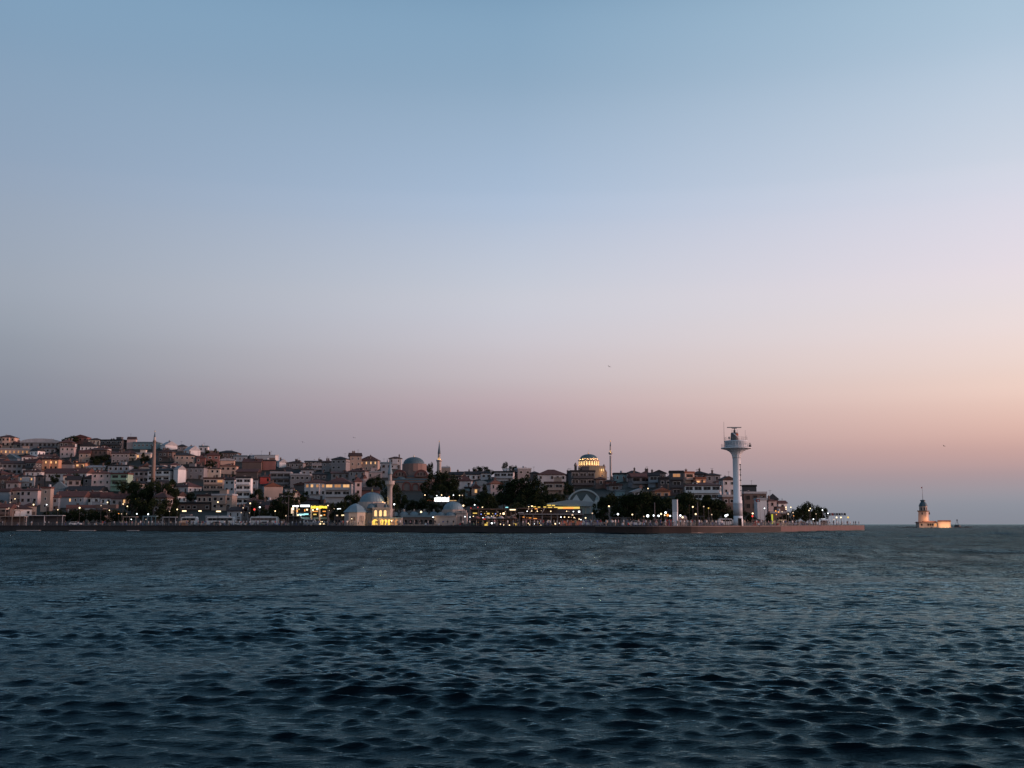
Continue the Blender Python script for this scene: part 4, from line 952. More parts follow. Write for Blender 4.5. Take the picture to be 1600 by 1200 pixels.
# --- shell roof (white tensile dome) and its long sloping canopy
def shell():
    D = 372.0; m = D/F*.993; X = lambda px: (px-800)*m; cx = X(913); g = QZ; root = empty('shell_pavilion', (cx, D, g), 'white shell roof pavilion with dark curved glass and zigzag white panels', 'pavilion')
    L = lambda px: X(px)-cx; H_ = lambda py: Zof(py, D)-g
    mw = mat('shell_membrane', (.20,.29,.32), rough=.5, var=.12); R_ = 26*m
    MB().box(L(893), L(934), .5, 14, 0, H_(783.5)).build('wall', wm('teal'), root)
    b = MB(); n = 20; outer = []; inner = []
    for i in range(n+1):
        t = math.pi*(.09+.82*i/n); outer.append((-R_*math.cos(t), R_*.86*math.sin(t)-R_*.02)); inner.append((-(R_-.5)*math.cos(t), (R_-.5)*.845*math.sin(t)-R_*.02))
    for i in range(n):
        (x0,z0),(x1,z1),(x2,z2),(x3,z3) = outer[i], outer[i+1], inner[i+1], inner[i]
        b.extr([(x0,0,z0),(x1,0,z1),(x2,0,z2),(x3,0,z3)], (0,.9,0))
        b.poly([(x0,.9,z0),(x1,.9,z1),(x1*.8,14,z1*.7),(x0*.8,14,z0*.7)], 0)
    b.build('shell_roof', mw, root, (0,0,H_(786)))
    b = MB(); b.poly([(x,.7,z) for x, z in inner]); b.build('glass_front', mat('shell_glass', (.008,.055,.07), rough=.3, spec=.5, var=.1), root, (0,0,H_(786)))
    z0 = H_(786)
    b = MB()
    for tri in ([(890,787),(901,772.5),(906,781),(909,787)], [(907,787),(917,772),(929,786)], [(928,787),(933,773),(938,781),(935,787)]):
        b.extr([(L(x), .2, H_(y)) for x, y in tri][::-1], (0,.3,0))
    b.build('zigzag_panel', mw, root)
    MB().extr([(L(852),-.6,H_(788.5)),(L(852),-.6,H_(787)),(L(890),-.6,H_(781)),(L(929),-.6,H_(784.5)),(L(924),-.6,H_(791)),(L(892),-.6,H_(791))], (0,.7,0)).build('canopy', mat('canopy_sheet', (.15,.215,.25), rough=.6, var=.12), root)
    for px in (895, 905, 915, 922): MB().tube((0,0,0),(0,0,H_(790)),.12,6).build('column', M_pole, root, (L(px),-.1,0))
    MB().tube((0,0,0),(0,0,1.6),.06,5).build('mast', M_pole, root, (L(897),-.2,H_(771)))
    MB().box(-4.3,4.3,-.1,.1,-.45,.45).build('light_bar', E['Y'], root, (L(885.5),-1.2,H_(794)))
    MB().box(-3.6,0,-.1,.1,-.35,.35).build('light_bar', E['o'], root, (L(896),-1.25,H_(794.2)))
    for px, py, w in ((857.5,789.6,3.4),(864.6,789.9,2.4),(852,793,2.2),(859.5,793,3),(868.5,795.3,1.3),(872.5,795.2,1)):
        MB().box(-w*m,w*m,-.1,.1,-.18,.18).build('light_bar', E['Y'], root, (L(px),-1.2,H_(py)))
shell()

# --- cafes along the water
def slab_building(name, label, cat, D, x0, x1, parts, lights, extra=None):
    m = D/F*.993; cx = ((x0+x1)/2-800)*m; root = empty(name, (cx, D, QZ), label, cat)
    L = lambda px: (px-800)*m-cx; H_ = lambda py: Zof(py, D)-QZ
    for (pn, a, b_, t, bt, y0, y1, mt) in parts: MB().box(L(a), L(b_), y0, y1, H_(bt), H_(t)).build(pn, mt, root)
    for (px, py, k, w, h) in lights:
        w *= .8; h *= .8
        if w < 1.1 and h < 1.1: me = MB().lathe([(0,-h*m),(w*m*.8,-h*m*.5),(w*m,0),(w*m*.8,h*m*.5),(0,h*m)], 8)
        else: me = MB().box(-w*m, w*m, -.08, .08, -h*m, h*m)
        me.build('lantern' if w < 1.1 else 'light_sign', E[k], root, (L(px), -1.6-rnd.random()*.8, H_(py)))
    return root, L, H_, m
br = wm('brown'); dk = wm('dark')
LT = [(736,794,'r',.8,.9),(741.9,789,'w',1.25,1.25),(747,793,'r',.9,1),(754,792.7,'y',1.1,1.1),(742.5,802,'Y',4,.9),(752,803.5,'b',1,1.2),(763,802.6,'Y',2.6,1.5),(757.5,802.5,'Y',.8,.9),(770,802.6,'Y',.9,.9),(774.5,803,'b',1.2,1),(777,805,'Y',1.3,.6),(782,802.8,'y',.9,.9),
 (787,802.6,'y',1.9,1.9),(745,809,'w',.9,.9),(740,806.8,'y',1,.8),(734.8,808,'w',.9,.9),(755,809,'w',.8,1),(757,811,'r',2.3,.5),(759.5,805.5,'o',1,.6),(768,806.5,'y',.8,.7),(772,805.5,'d',.7,.7),(781,806,'o',1,.5),(760,820,'Y',3.2,1.9),(761.6,817,'Y',1.3,1.4),(768.8,817.6,'w',1.6,1.4),(772.6,816.8,'w',1.1,1.3),
 (753.5,825,'w',1.2,1.2),(782.3,819,'y',1,1),(787,820,'y',1,1),(796,820.4,'y',1.2,1.2),(803.2,818,'Y',.9,1.1),(806,819.2,'Y',.8,1.9),(752,799.5,'d',.7,.6),(760.5,799.3,'d',.8,.6),(778,800,'d',.6,.6),(789.5,799.4,'d',.8,.7),(792,792.9,'t',2.6,.8),(801,796.6,'y',5.6,.9),(747.5,816,'o',.6,.4)]
r_, L_, H__, m_ = slab_building('cafe_terrace', 'open cafe terrace crowded with coloured lanterns right of the domed stone hall', 'cafe', 333, 733, 808,
 [('roof',734,806,794.8,796,-1.2,8,br), ('back_wall',735,806,796,827,6,6.4,dk), ('deck_floor',734,807,813,814,-1,6,br), ('counter',752,790,821.5,827,-.5,.2,br), ('roof_sign_board',794,808,794.5,799,-1.5,-1.25,dk)], LT)
for px in (734.5, 748, 776, 790.5, 798.5, 805.5): MB().box(-.18,.18,-.18,.18,0,H__(796.1)).build('column', br, r_, (L_(px),-.9,0))
for px in (745, 762, 770, 783, 793, 801): MB().lathe([(1.5,0),(.05,.75)], 8, (0,0,2.2)).tube((0,0,0),(0,0,2.3),.05,5).build('parasol', wm(rnd.choice(['brown','pale','brick'])), r_, (L_(px),-2.6,0))
for x, z in ((740,800),(768,798),(785,809)): flood(r_, (L_(x), 1.0, H__(z+5)), 60, (1,.6,.3), .4)
LT = [(826,792,'y',.9,.9),(831,791,'y',1.5,1),(835,792,'Y',2.8,.8),(842,792.6,'Y',2.4,.8),(851,792.4,'Y',2.8,.9),(857,792.5,'Y',2,.6),(823.5,798.9,'w',1,1),(830.6,798.6,'y',1,1),(839.4,798.9,'y',1,1),(837.3,795,'o',2.3,.9),(860.2,799,'y',1.1,1.1),(885,799,'y',1,1),(888.4,799.2,'d',.6,.6),(895.5,799.4,'w',1.1,1.1),(825.7,795.4,'d',1.2,.4),(845.5,798,'d',.6,.6),
 (818,808,'o',1.8,.6),(823,809,'o',.8,.4),(828,809.3,'o',2.4,.5),(836,810.2,'o',3.4,.6),(825.3,817.7,'y',1.1,1),(827.3,819.8,'y',1.1,1),(835,818.4,'w',1,1.2),(839.6,817.6,'Y',1,1.1),(842.8,817.6,'Y',.8,1),(844.5,820.4,'y',1.2,1),(867,818.3,'y',1.5,1.2),(874.2,817.7,'w',1.3,1.3),(857,813,'d',.6,.5)]
r_, L_, H__, m_ = slab_building('cafe_building', 'two deck cafe with flat roof, columns and orange lamps right of the open terrace', 'cafe', 335, 808, 878,
 [('roof',810,872,793.4,794.6,0,8,br), ('upper_deck',811,912,802.6,804.4,-1.8,8,wm('grey')), ('deck_beam',812,875,806.8,808.4,-1,1,br), ('back_wall',811,912,794.6,828,6.5,7,dk), ('awning',816,846,810.4,812.6,-2.2,-.3,wm('brick')), ('counter',818,872,822,828,-.6,.2,br), ('side_wall',850,860,805,828,.5,1,wm('darkgrey'))], LT)
for px in (812, 819, 833, 847, 861, 871): MB().box(-.16,.16,-.16,.16,0,H__(802.6)).build('column', wm('grey'), r_, (L_(px),-1.2,0))
for px in (821.5, 827, 836, 846): MB().tube((0,0,H__(802.6)),(.9,0,H__(794.6)),.07,5).build('brace', wm('pale'), r_, (L_(px),-1.2,0))
MB().box(-.9,.9,-.4,-.2,0,.3).extr([(-1.2,-.4,0),(-3.4,-.4,-.9),(-3.4,-.4,-1.2),(-1.2,-.4,-.4)], (0,.3,0)).build('gable_board', wm('pale'), r_, (L_(814),-1.6,H__(802)))
for x, z in ((828,799),(848,799),(838,815),(862,815)): flood(r_, (L_(x), 1.0, H__(z)), 45, (1,.5,.2), .4)
LT = [(876,808,'w',1.2,1.1),(881.4,808,'y',1.3,1),(888,808.2,'y',1,1),(892,808.3,'d',.6,.6),(896.5,808.8,'y',1.1,1),(898.3,809.7,'d',.8,.7),(904.4,811,'y',1.2,1.1),(907,812,'w',1,1),(894,804.5,'d',1.4,1.3),(904.4,799.6,'w',1.7,1.5)]
r_, L_, H__, m_ = slab_building('kiosk', 'salmon orange walled kiosk on the quay under a string of bulbs', 'kiosk', 330, 874, 912,
 [('wall',875,911.6,813.2,826,0,4,mat('salmon', (.62,.22,.12), var=.15)), ('roof',874.4,912.2,812.2,813.2,-.3,4.3,dk), ('door',880,884,818,825,-.06,.02,M_framed), ('window',893,899,816.5,820.5,-.06,.02,M_framed), ('bench',892,909,822.5,823.6,-1.2,-.6,M_metal)], LT)
flood(r_, (L_(893), -3.0, 3.4), 55, (1,.55,.3), .4)
def lit_cafe():
    LT = [(463,791,'w',6,1.1),(478,790.6,'w',9,1.8),(457.5,798,'d',1.6,5.5),(459,795,'y',1.8,2.2),(455.4,812,'w',1.3,1.3),(462.2,812,'w',1.3,1.3),(473,804,'t',6,1.3),(480,803.4,'t',4.5,1.3),(466,798.5,'o',1.2,2.2),(469,795.8,'Y',1.2,1),(478,797.5,'o',1,2),(481.5,796.5,'y',1.4,1.4),(490.3,797,'y',1.1,1.7),(497,795.5,'y',1.8,1.8),(465,809.5,'Y',.9,2.6),(467.5,806,'y',1.2,2.5),(471.8,807.5,'w',1.6,2.3),
          (493.4,803.8,'Y',3,1.1),(503,805.6,'y',1.8,1),(508.2,804.6,'o',1.5,.9),(494,799,'o',5,.7),(508,799,'o',3,.8),(513.6,790,'y',1.1,1.2),(516,797.6,'y',.9,1),(501.8,815,'y',1,1),(505,815,'y',1,1),(502,818.3,'y',1.5,1.4),(507.6,818.2,'y',1.4,1.4),(453,816.6,'w',1,1),(470,810,'b',.8,.8)]
    r_, L, H_, m = slab_building('cafe_pavilion', 'brightly lit cafe with white and yellow glowing roof sign left of the tomb', 'cafe', 384, 454, 513,
     [('back_wall',455,512,793,821,4,4.4,dk), ('roof',455,512,788.6,789.6,-1,4.5,dk), ('floor_band',462,512,800.6,801.6,-.6,0,dk), ('counter',470,512,808.5,811,-.6,0,wm('teal')), ('side_wall',511.4,512.4,789.6,821,-1,4,dk)], LT)
    R = random.Random(4)
    b = MB(); x = 487
    while x < 511.5:
        w = R.uniform(1.2, 2.6); b.box(L(x), L(min(x+w, 511.8)), -.12, .12, H_(794.8-R.uniform(0,.9)), H_(790+R.uniform(-.8,.6)+.6)); x += w+.0001 if R.random() < .7 else w+.5
    b.build('light_sign', mat('sign_yellow', (.1,.1,.1), var=0, emis=(1,.70,.05), est=1.5), r_, (0,-1.6,0))
    for px in (459, 464.5, 487, 500): MB().lathe([(.3,0),(.3,H_(789.6))], 8).build('column', wm('cream'), r_, (L(px),-.9,0))
    flood(r_, (L(475), -3.5, 3.5), 120, (1,.9,.7), .5); flood(r_, (L(500), -3.5, 3.5), 80, (1,.65,.3), .5)
    # small stalls right of it
    slab_building('kiosk', 'dark low kiosk with white light strips between the lit cafe and the tomb', 'kiosk', 375, 520, 545,
     [('wall',522,541,800,824,0,3,dk),('roof',520,543,798.4,800,-1,3.5,wm('dark'))], [(531,795.2,'w',3.6,.7),(528.3,805.5,'d',1.6,1.1),(537.6,805.3,'y',2.8,1.3),(534.8,815.2,'y',1.2,1),(538.2,815.2,'y',1.1,1),(523.5,795,'d',1,.7)])
lit_cafe()
def white_sign():
    D = 430; m = D/F*.993; g = terr_z((690-800)*m, D); root = empty('light_sign', ((690-800)*m, D, g), 'blazing white illuminated sign on dark posts above the right domed hall', 'sign'); H_ = lambda py: Zof(py,D)-g
    R = random.Random(8); b = MB(); x = 678.5
    while x < 701.3:
        w = R.uniform(.9, 1.9); b.box((x-690)*m, (min(x+w,701.5)-690)*m, -.15, .15, H_(783.9-R.uniform(0,.5)), H_(777.6-R.choice([0,0,.5,1.1,.7]))); x += w+.0001
    b.build('letters', mat('sign_white', (.1,.1,.1), var=0, emis=(1,1,1), est=2), root)
    MB().box(-11.8*m, 11.8*m, .16, .3, H_(784.5), H_(783.9)).tube((-9*m,.4,-1),(-9*m,.4,H_(780)),.15).tube((9*m,.4,-1),(9*m,.4,H_(780)),.15).build('frame', M_metal, root)
    MB().box(-23*m, -12.2*m, 0, .2, H_(782.7), H_(781.4)).build('light_bar', mat('bar_red', (.1,.1,.1), var=0, emis=(1,.25,.1), est=.5), root)
    MB().box(12.2*m, 23*m, 0, .2, H_(782.8), H_(781.6)).build('light_bar', mat('bar_amber', (.1,.1,.1), var=0, emis=(1,.6,.25), est=.6), root)
white_sign()
# ------------------------------------------------------------------ trees
def crown_mesh(seed, kind):
    R = np.random.RandomState(seed); V = []; Fc = []; MI = []
    if kind == 'cypress': nc, spread = 40, None
    else: nc = {'broad': 26, 'oval': 24, 'pine': 20}[kind]
    for c in range(nc):
        if kind == 'cypress':
            z = R.uniform(.04, .97); rr = .5*math.sin(math.pi*min(1, z*.8+.2))**.7*R.uniform(.4, .9); a = R.uniform(0, 6.28); ctr = np.array([rr*math.cos(a), rr*math.sin(a), z]); cr = np.array([.2,.2,.09])
        elif kind == 'pine':
            a = R.uniform(0, 6.28); q = R.uniform(0, 1)**.5; ctr = np.array([.42*q*math.cos(a), .42*q*math.sin(a), .72+.2*(1-q)+R.uniform(-.08,.08)]); cr = np.array([.17,.17,.10])
        else:
            while True:
                p = R.uniform(-1, 1, 3)
                if .25 < np.dot(p, p) < 1: break
            lo = .22 if kind == 'broad' else .12
            ctr = np.array([p[0]*.40, p[1]*.40, .5*(1+lo)+p[2]*(1-lo)*.40]); s = R.uniform(.10, .19); cr = np.array([s, s, s*.85])
        nl = 95
        d = R.normal(size=(nl, 3)); d /= np.linalg.norm(d, axis=1)[:,None]; d *= (R.uniform(.35, 1.08, nl)**.6)[:,None]
        pts = ctr + d*cr
        for p in pts:
            n = R.normal(size=3); n /= np.linalg.norm(n); t = np.cross(n, [0,0,1.0]); t /= (np.linalg.norm(t)+1e-6); b = np.cross(n, t); s = R.uniform(.018, .04)
            k = len(V); V += [p-t*s, p+b*s*.6, p+t*s, p-b*s*.6]; Fc.append((k,k+1,k+2,k+3)); MI.append(int(R.rand() < .3))
    me = bpy.data.meshes.new('crown'); me.from_pydata([tuple(v) for v in V], [], Fc)
    me.materials.append(M_leaf); me.materials.append(M_leaf2); me.polygons.foreach_set('material_index', MI); me.update(); return me
def trunk_mesh(seed, kind):
    R = random.Random(seed); b = MB()
    if kind == 'cypress': b.tube((0,0,-.1),(0,0,.8),.03,6,r2=.01)
    elif kind == 'pine':
        b.tube((0,0,-.1),(.02,0,.45),.03,7,r2=.022); b.tube((.02,0,.45),(-.01,.01,.8),.022,6,r2=.01)
        for i in range(6): a = R.uniform(0,6.28); z = R.uniform(.45,.7); b.tube((.01,0,z),(.3*math.cos(a),.3*math.sin(a),z+.18),.012,5,r2=.005)
    else:
        b.tube((0,0,-.12),(.01,.01,.3),.034,7,r2=.026); b.tube((.01,.01,.3),(0,0,.75),.026,6,r2=.008)
        for i in range(8): a = R.uniform(0,6.28); z = R.uniform(.22,.6); b.tube((0,0,z),(.28*math.cos(a),.28*math.sin(a),z+R.uniform(.1,.25)),.014,5,r2=.004)
    return b.mesh('trunk', [mat('bark', (.05,.038,.028), var=.3, scale=2)])
M_leaf = mat('leaf_dark', (.012,.019,.009), rough=.9, var=.4, scale=.4, spec=.08, streak=False); M_leaf2 = mat('leaf_mid', (.026,.036,.013), rough=.9, var=.4, scale=.4, spec=.08, streak=False)
CR = {k: [(crown_mesh(10*i+j, k), trunk_mesh(i+j*7, k)) for j in range(n)] for i, (k, n) in enumerate((('broad',4),('oval',3),('cypress',2),('pine',2)))}
KW = dict(broad='round dark broadleaf tree', oval='tall oval dark tree', cypress='narrow dark cypress', pine='flat topped dark pine')
ntree = 0
def tree(px, pt, pb, w, kind='broad', D=None, label=None):
    global ntree
    if D is None:
        D = solveD(px, pb) if pb < 806 else shoreD(px)+rnd.uniform(27, 33)
    m = D/F*.993; X = Xof(px, D, 10); g = terr_z(X, D); h = Zof(pt, D)-g; 
    if h < 2.0: h = 2.0
    cm, tm = CR[kind][ntree % len(CR[kind])]; ntree += 1
    sz = {4:'small ',0:''}[4 if w*m < 4 else 0]
    root = empty('cypress_tree' if kind == 'cypress' else 'pine_tree' if kind == 'pine' else 'tree', (X, D, g-.1), label or (sz + KW[kind] + ' ' + relphrase(px, (pt+pb)/2)), 'tree', 'dark trees of the town and shore', rot=rnd.uniform(0, 6.28))
    c = link('crown', cm, root); c.scale = (w*m, w*m, h*1.04); t = link('trunk', tm, root); t.scale = (w*m, w*m, h)
    return root
T = '''107 680 697 24 b;96 684 697 12 o;146 712 723 16 b;160 710 724 18 b;150 700 712 10 b;321 704 721 8 c;327 706 721 7 c;333 702 721 9 c;340 706 720 10 b;220 708 726 8 c;226 712 724 10 b
188 752 772 18 b;200 750 785 26 b;213 752 800 28 b;228 756 802 28 b;240 750 800 26 b;252 752 802 26 b;264 752 803 24 b;274 762 804 18 b;206 772 804 24 b;222 778 806 26 b;246 778 808 28 b;262 780 808 24 b
92 797 812 18 b;104 798 813 18 b;116 797 813 20 b;128 795 813 22 b;142 796 813 20 b;155 796 814 20 b;168 795 814 20 b;181 796 814 18 b;192 798 815 18 b;202 802 816 16 b
285 772 786 18 b;298 770 788 18 b;308 776 788 12 b;275 790 808 14 b;400 763 790 20 b;408 775 804 20 b;398 782 806 18 b;420 782 804 20 b;433 779 806 22 b;447 766 806 24 b;458 768 806 22 b;470 772 792 18 b;475 768 788 14 b;440 784 808 22 b;425 790 809 18 b;412 792 810 16 b;450 792 810 18 b
547 772 800 20 b;556 770 800 16 b;535 780 806 22 b;520 784 806 16 b;526 790 808 16 b;586 744 768 22 b;578 748 768 14 b;596 750 770 12 b;604 762 800 18 b;617 754 800 20 b;626 768 802 22 b;636 779 804 22 b;648 781 804 22 b;660 779 804 20 b;671 776 804 22 b;683 786 804 20 b;697 788 804 16 b;616 784 806 16 b
671 722 748 12 b;677 738 775 22 b;688 736 780 26 b;700 738 782 28 b;709 746 782 20 b;682 756 786 24 b;697 760 790 22 b;711 765 790 18 b;668 760 786 16 b;662 752 776 12 b
722 762 790 14 b;727 778 798 18 b;738 776 798 18 b;757 758 790 10 c;750 772 798 16 b;745 729 742 16 b;756 728 742 20 b;766 733 744 16 b;790 722 740 12 b;799 726 738 12 b;806 727 740 10 b;766 778 800 20 b
778 770 798 22 b;787 754 796 24 b;798 750 796 26 b;810 747 796 28 b;822 743 796 30 b;834 746 796 28 b;845 753 796 24 b;855 766 798 22 b;867 770 798 22 b;878 772 796 16 b;795 772 798 24 b;815 772 799 26 b;836 774 799 26 b;886 752 778 14 b;893 758 782 12 b;877 782 800 20 b
937 781 812 22 b;946 776 812 24 p;956 772 812 26 p;968 774 812 26 b;980 773 813 26 b;992 770 813 26 p;1004 767 813 28 p;1016 766 812 26 b;1028 772 812 26 b;1040 777 812 24 p;1052 776 812 26 b;1064 773 812 26 b;1076 770 812 26 p;1088 777 812 24 b;1099 781 813 22 b;1110 779 813 26 p;1121 780 813 24 p;1132 786 812 20 b;1141 794 814 16 b
943 790 815 18 b;962 789 815 18 b;985 790 815 20 b;1010 788 815 20 b;1034 790 815 20 b;1072 790 815 18 b;1096 792 815 18 b;1117 794 815 16 b
1166 798 817 16 b;1174 802 817 12 b;1199 803 817 10 b;1216 806 817 8 b;1224 802 817 13 b;1232 800 818 11 b;1240 796 818 14 b;1246 790 818 16 b;1254 787 818 17 b;1262 784 818 17 b;1270 788 818 16 b;1278 789 818 18 b;1286 793 818 15 b;1258 796 818 16 b;1273 797 818 16 b'''
KK = dict(b='broad', o='oval', c='cypress', p='pine')
for e in T.replace('\n', ';').split(';'):
    a = e.split(); k = KK[a[4]]
    if k == 'broad' and rnd.random() < .25: k = 'oval'
    tree(float(a[0]), float(a[1]), float(a[2]), float(a[3])*1.12, k)
# scattered trees in the gaps between the houses
def fill_trees():
    R = random.Random(21); n = 0
    for tr in range(2500):
        if n >= 70: break
        u = R.uniform(-20, 1190); D = D0(u)+5+(D1(u)-D0(u)-8)*R.random(); X = Xof(u, D, 10); z = terr_z(X, D); yb = proj((X, D, z))[1]; h = R.uniform(4, 8); w = h*R.uniform(.7, 1.05)
        wp = w*F/D; yt = proj((X, D, z+h))[1]
        if yt < skyl(u)+3: continue
        bad = any((hx-X)**2+(hy-D)**2 < (rad+w*.42)**2 for (_, _, _, _, _, rad, hx, hy) in HOUSES)
        if bad: continue
        for nn in NOGO:
            if u+wp/2 > nn[0] and u-wp/2 < nn[1] and yt < nn[3] and yb > nn[2]: bad = True
        for (a0, a1, b0, b1, HD, rad, hx, hy) in SPEC:
            ox = min(u+wp/2, a1)-max(u-wp/2, a0); oy = min(yb, b1)-max(yt, b0)
            if ox > 0 and oy > 0 and D < HD and ox*oy > .13*(a1-a0)*(b1-b0): bad = True; break
        if bad: continue
        tree(u, yt, yb, wp, R.choice(['broad','broad','oval','cypress']) , D=D); n += 1
fill_trees()

# ------------------------------------------------------------------ street lamps, with lit shop signs built as wide lamp heads
_lm = {}
def lamp_meshes(k, wide, big):
    key = (k, wide, big)
    if key not in _lm:
        r = .195*big
        if wide: b = MB().box(-.55*wide, .55*wide, -.1, .1, -.2, .2)
        else: b = MB().lathe([(0,-r),(r*.7,-r*.7),(r,0),(r*.7,r*.7),(0,r)], 10)
        _lm[key] = b.mesh('lamp_head', [E[k]])
    return _lm[key]
POLE = MB().tube((0,0,0),(0,0,1),.07,6,r2=.05).mesh('pole', [M_metal])
POLEB = MB().lathe([(.2,0),(.2,.1),(.12,.5),(.08,.6)], 8).box(-.3,.3,-.04,.04,5,5.01).mesh('pole_base', [M_metal])
CW = dict(w='white', y='warm', Y='yellow', o='orange', r='red', b='blue', t='teal', d='dim')
def street_lamp(px, py, k='w', big=1.0, wide=0, D=None, hg=6.0):
    if D is None: D = shoreD(px)+13 if py >= 783 else solveD(px, py, hg)
    X = Xof(px, D, Zof(py, D)); g = QZ+.02 if D < D0(px) else terr_z(X, D); h = max(2.2, Zof(py, D)-g)
    root = empty('street_lamp', (X, D, g), '%s lit street lamp on a thin pole %s' % (CW[k], relphrase(px, py)), 'street lamp', 'street lamps along the shore and streets')
    p = link('pole', POLE, root); p.scale = (1, 1, h-.15); link('lamp_head', lamp_meshes(k, wide, big), root, (0, -.05, h))
for e in '''23.5 779.5 y 1.2;16 785 d 1;14 794 d 1;52.5 788.5 y 1.4;73 788.5 w 1.1;90.5 796.5 y .9;124.5 793.5 y 1.6;168 785 y 1.2;158 790 d 1;171 797.3 y 1;192.5 787.5 y 1.1;199 791 y 1.1;211.5 779.5 Y 1.5;214 803 w 1.1;231.5 803.5 w 1.4;185.5 802.5 o 1;190 803 d .9;198 803 d .8;205 816 w .9;228 815 d .8;265 799 d 1;277 796 y 1.3;340.5 784.5 y 1.3;380 793.5 d 1.2;391 786.5 y 1.3;406 792.5 w 1.4;397.5 796 r 2;430 798.5 y 1.1;377 801 d 1;390 801.5 d .9;447 806 d 1.2;463 767 Y 1.2;616 788 w 1.3
658 799.8 y 1.5;664 773.5 y 1.1;682.5 774.5 w 1.1;690 773.5 y 1.1;702 776 o 1;708.5 773.7 w 1;718 774 y 1;722.5 774 d 1;724 790 y 1.3;676.5 808 w .9;726.5 807.3 w .9;925.5 802 d 1;951.5 791 y 1.1;965.5 803.4 w 1.4;915 812 y 1;988 804 y 1;1012 806 w 1.9;1021.5 805.5 w 1.3;1029 806 w 1.4;1033 803 y 1.2;1040 801 w 1.5;1043 805 o 1.8;1038.5 805 y 1;1047 806 w 1.1;1063 805.4 w 1.3;1066.5 808.3 y 1.3;1082.5 792 y 1.1;1087 803.3 y 1.2;1107 794 Y 1;1099.5 791.5 d .9;1134 806 w 1.7;1136.6 804.6 w 1.2;1012.5 763.3 y 1;1176 802.3 y 1.3;1175.6 806.5 r 1.5;1194.5 794.3 w .9;1228 792.5 y 1;1228.2 795.5 y .9;1235.5 792.7 y 1;1266 794.5 y 1;1264 797.6 y 1;1285 797 w 1.1;1293.6 802 w 1.1;1307 808.5 y 1.5;1314 808.5 y 1.5;1325 808.4 Y 2;1271 814.7 w 1.1;1303 815.6 d 1.2;1212 798.5 o 1.2;1216.5 800 o 1.1;1231.5 803 d 1.3;1239 801 d 1.1;1213 804 o .9;1222 799.5 d 1;1240 806 o .8;1275 803 d .8;1112 804 d .9;1006 807 d .8'''.replace('\n', ';').split(';'):
    a = e.split(); street_lamp(float(a[0]), float(a[1]), a[2], float(a[3]))
for px, py, wd in ((288,798.5,1.3),(312.5,798.5,.9),(341.5,799,1.4),(1286.5,815,1.2),(1156.5,816.5,.6)): street_lamp(px, py, 'y' if px < 1000 else 'w', 1, wd)  # wide heads on the left are lit shop signs, their lamp poles added
# tall unlit masts and poles
def mast(px, pt, pb, label, heads=0):
    D = shoreD(px)+12; X = Xof(px, D, 10); h = Zof(pt, D)-QZ; root = empty('lighting_mast', (X, D, QZ), label, 'mast'); p = link('pole', POLE, root); p.scale = (2.2, 2.2, h)
    for i in range(heads): MB().box(-.35,.35,-.12,.12,-.08,.08).tube((0,0,-.0),((-.9 if i == 0 else .9)*-1,0,.35),.04,5).build('lamp_head', M_pole, root, ((-1 if i == 0 else 1)*.9,0,h-.3))
mast(451, 774, 815, 'tall unlit twin headed lighting mast left of the yellow lit cafe', 2)
mast(1022.5, 785, 808, 'tall thin dark pole before trees left of the white pylon')
mast(1089.5, 785, 806, 'tall thin grey pole before trees right of the white pylon')
def pylon():
    px = 1054.5; D = shoreD(px)+13; m = D/F*.993; root = empty('pylon', (Xof(px, D, 10), D, QZ), 'white rectangular pylon slab of two stacked blocks standing on the quay', 'pylon', rot=math.radians(-20)); h = lambda py: Zof(py, D)-QZ
    MB().box(-.62,.62,-.55,.55,0,h(799.5)).build('lower_block', M_paint, root); MB().box(-.66,.66,-.6,.6,h(799.3),h(781)).build('upper_block', mat('pylon_grey', (.42,.43,.45), var=.1), root)
    MB().box(-.7,.7,-.64,.64,h(781),h(780.4)).build('cap', M_paintb, root)
pylon()
# ------------------------------------------------------------------ flagpoles
FLAGP = MB().tube((0,0,0),(0,0,1),.05,6,r2=.03).mesh('pole', [M_pole])
def flag_mesh(m, w=.75, h=.9):
    b = MB(); n = 8
    for i in range(n+1):
        x = w*i/n; y = .12*math.sin(i*1.1); b.v += [(x,y,-h-.12*i/n),(x,y,-.12*i/n)]
    for i in range(n): b.face([2*i,2*i+2,2*i+3,2*i+1], 0, True)
    return b.mesh('flag', [m])
FM = [flag_mesh(wm('dark')), flag_mesh(wm('red')), flag_mesh(wm('bluegrey'))]
for i, (px, k) in enumerate(((1295,0),(1299,1),(1302.5,2),(1306.5,0),(1310.5,0),(1314.5,2),(1318.5,0))):
    D = shoreD(px)+6; h = Zof(801, D)-QZ
    r_ = empty('flagpole', (Xof(px, D, 5), D, QZ), 'flagpole with a small %s flag near the right tip of the quay' % ['dark','red','blue grey'][k], 'flagpole', 'row of flagpoles near the quay tip')
    p = link('pole', FLAGP, r_); p.scale = (1, 1, h); link('flag', FM[k], r_, (.05, 0, h-.1), rot=rnd.uniform(-.5,.5))
D = 352; r_ = empty('flagpole', (Xof(1188, D, 5), D, QZ), 'flagpole with red flag in front of the tall blank white slab', 'flagpole'); p = link('pole', FLAGP, r_); p.scale = (1,1,Zof(779,D)-QZ)
fl = flag_mesh(wm('red'), 1.3, .9); o = link('flag', fl, r_, (.05,0,Zof(779,D)-QZ-.1), rot=2.6)
MB().lathe([(.0,-.06),(.3,-.06),(.3,.06),(0,.06)], 12).build('crescent', wm('white'), o, (.55, 0, -.6)).rotation_euler = (math.pi/2, 0, 0)
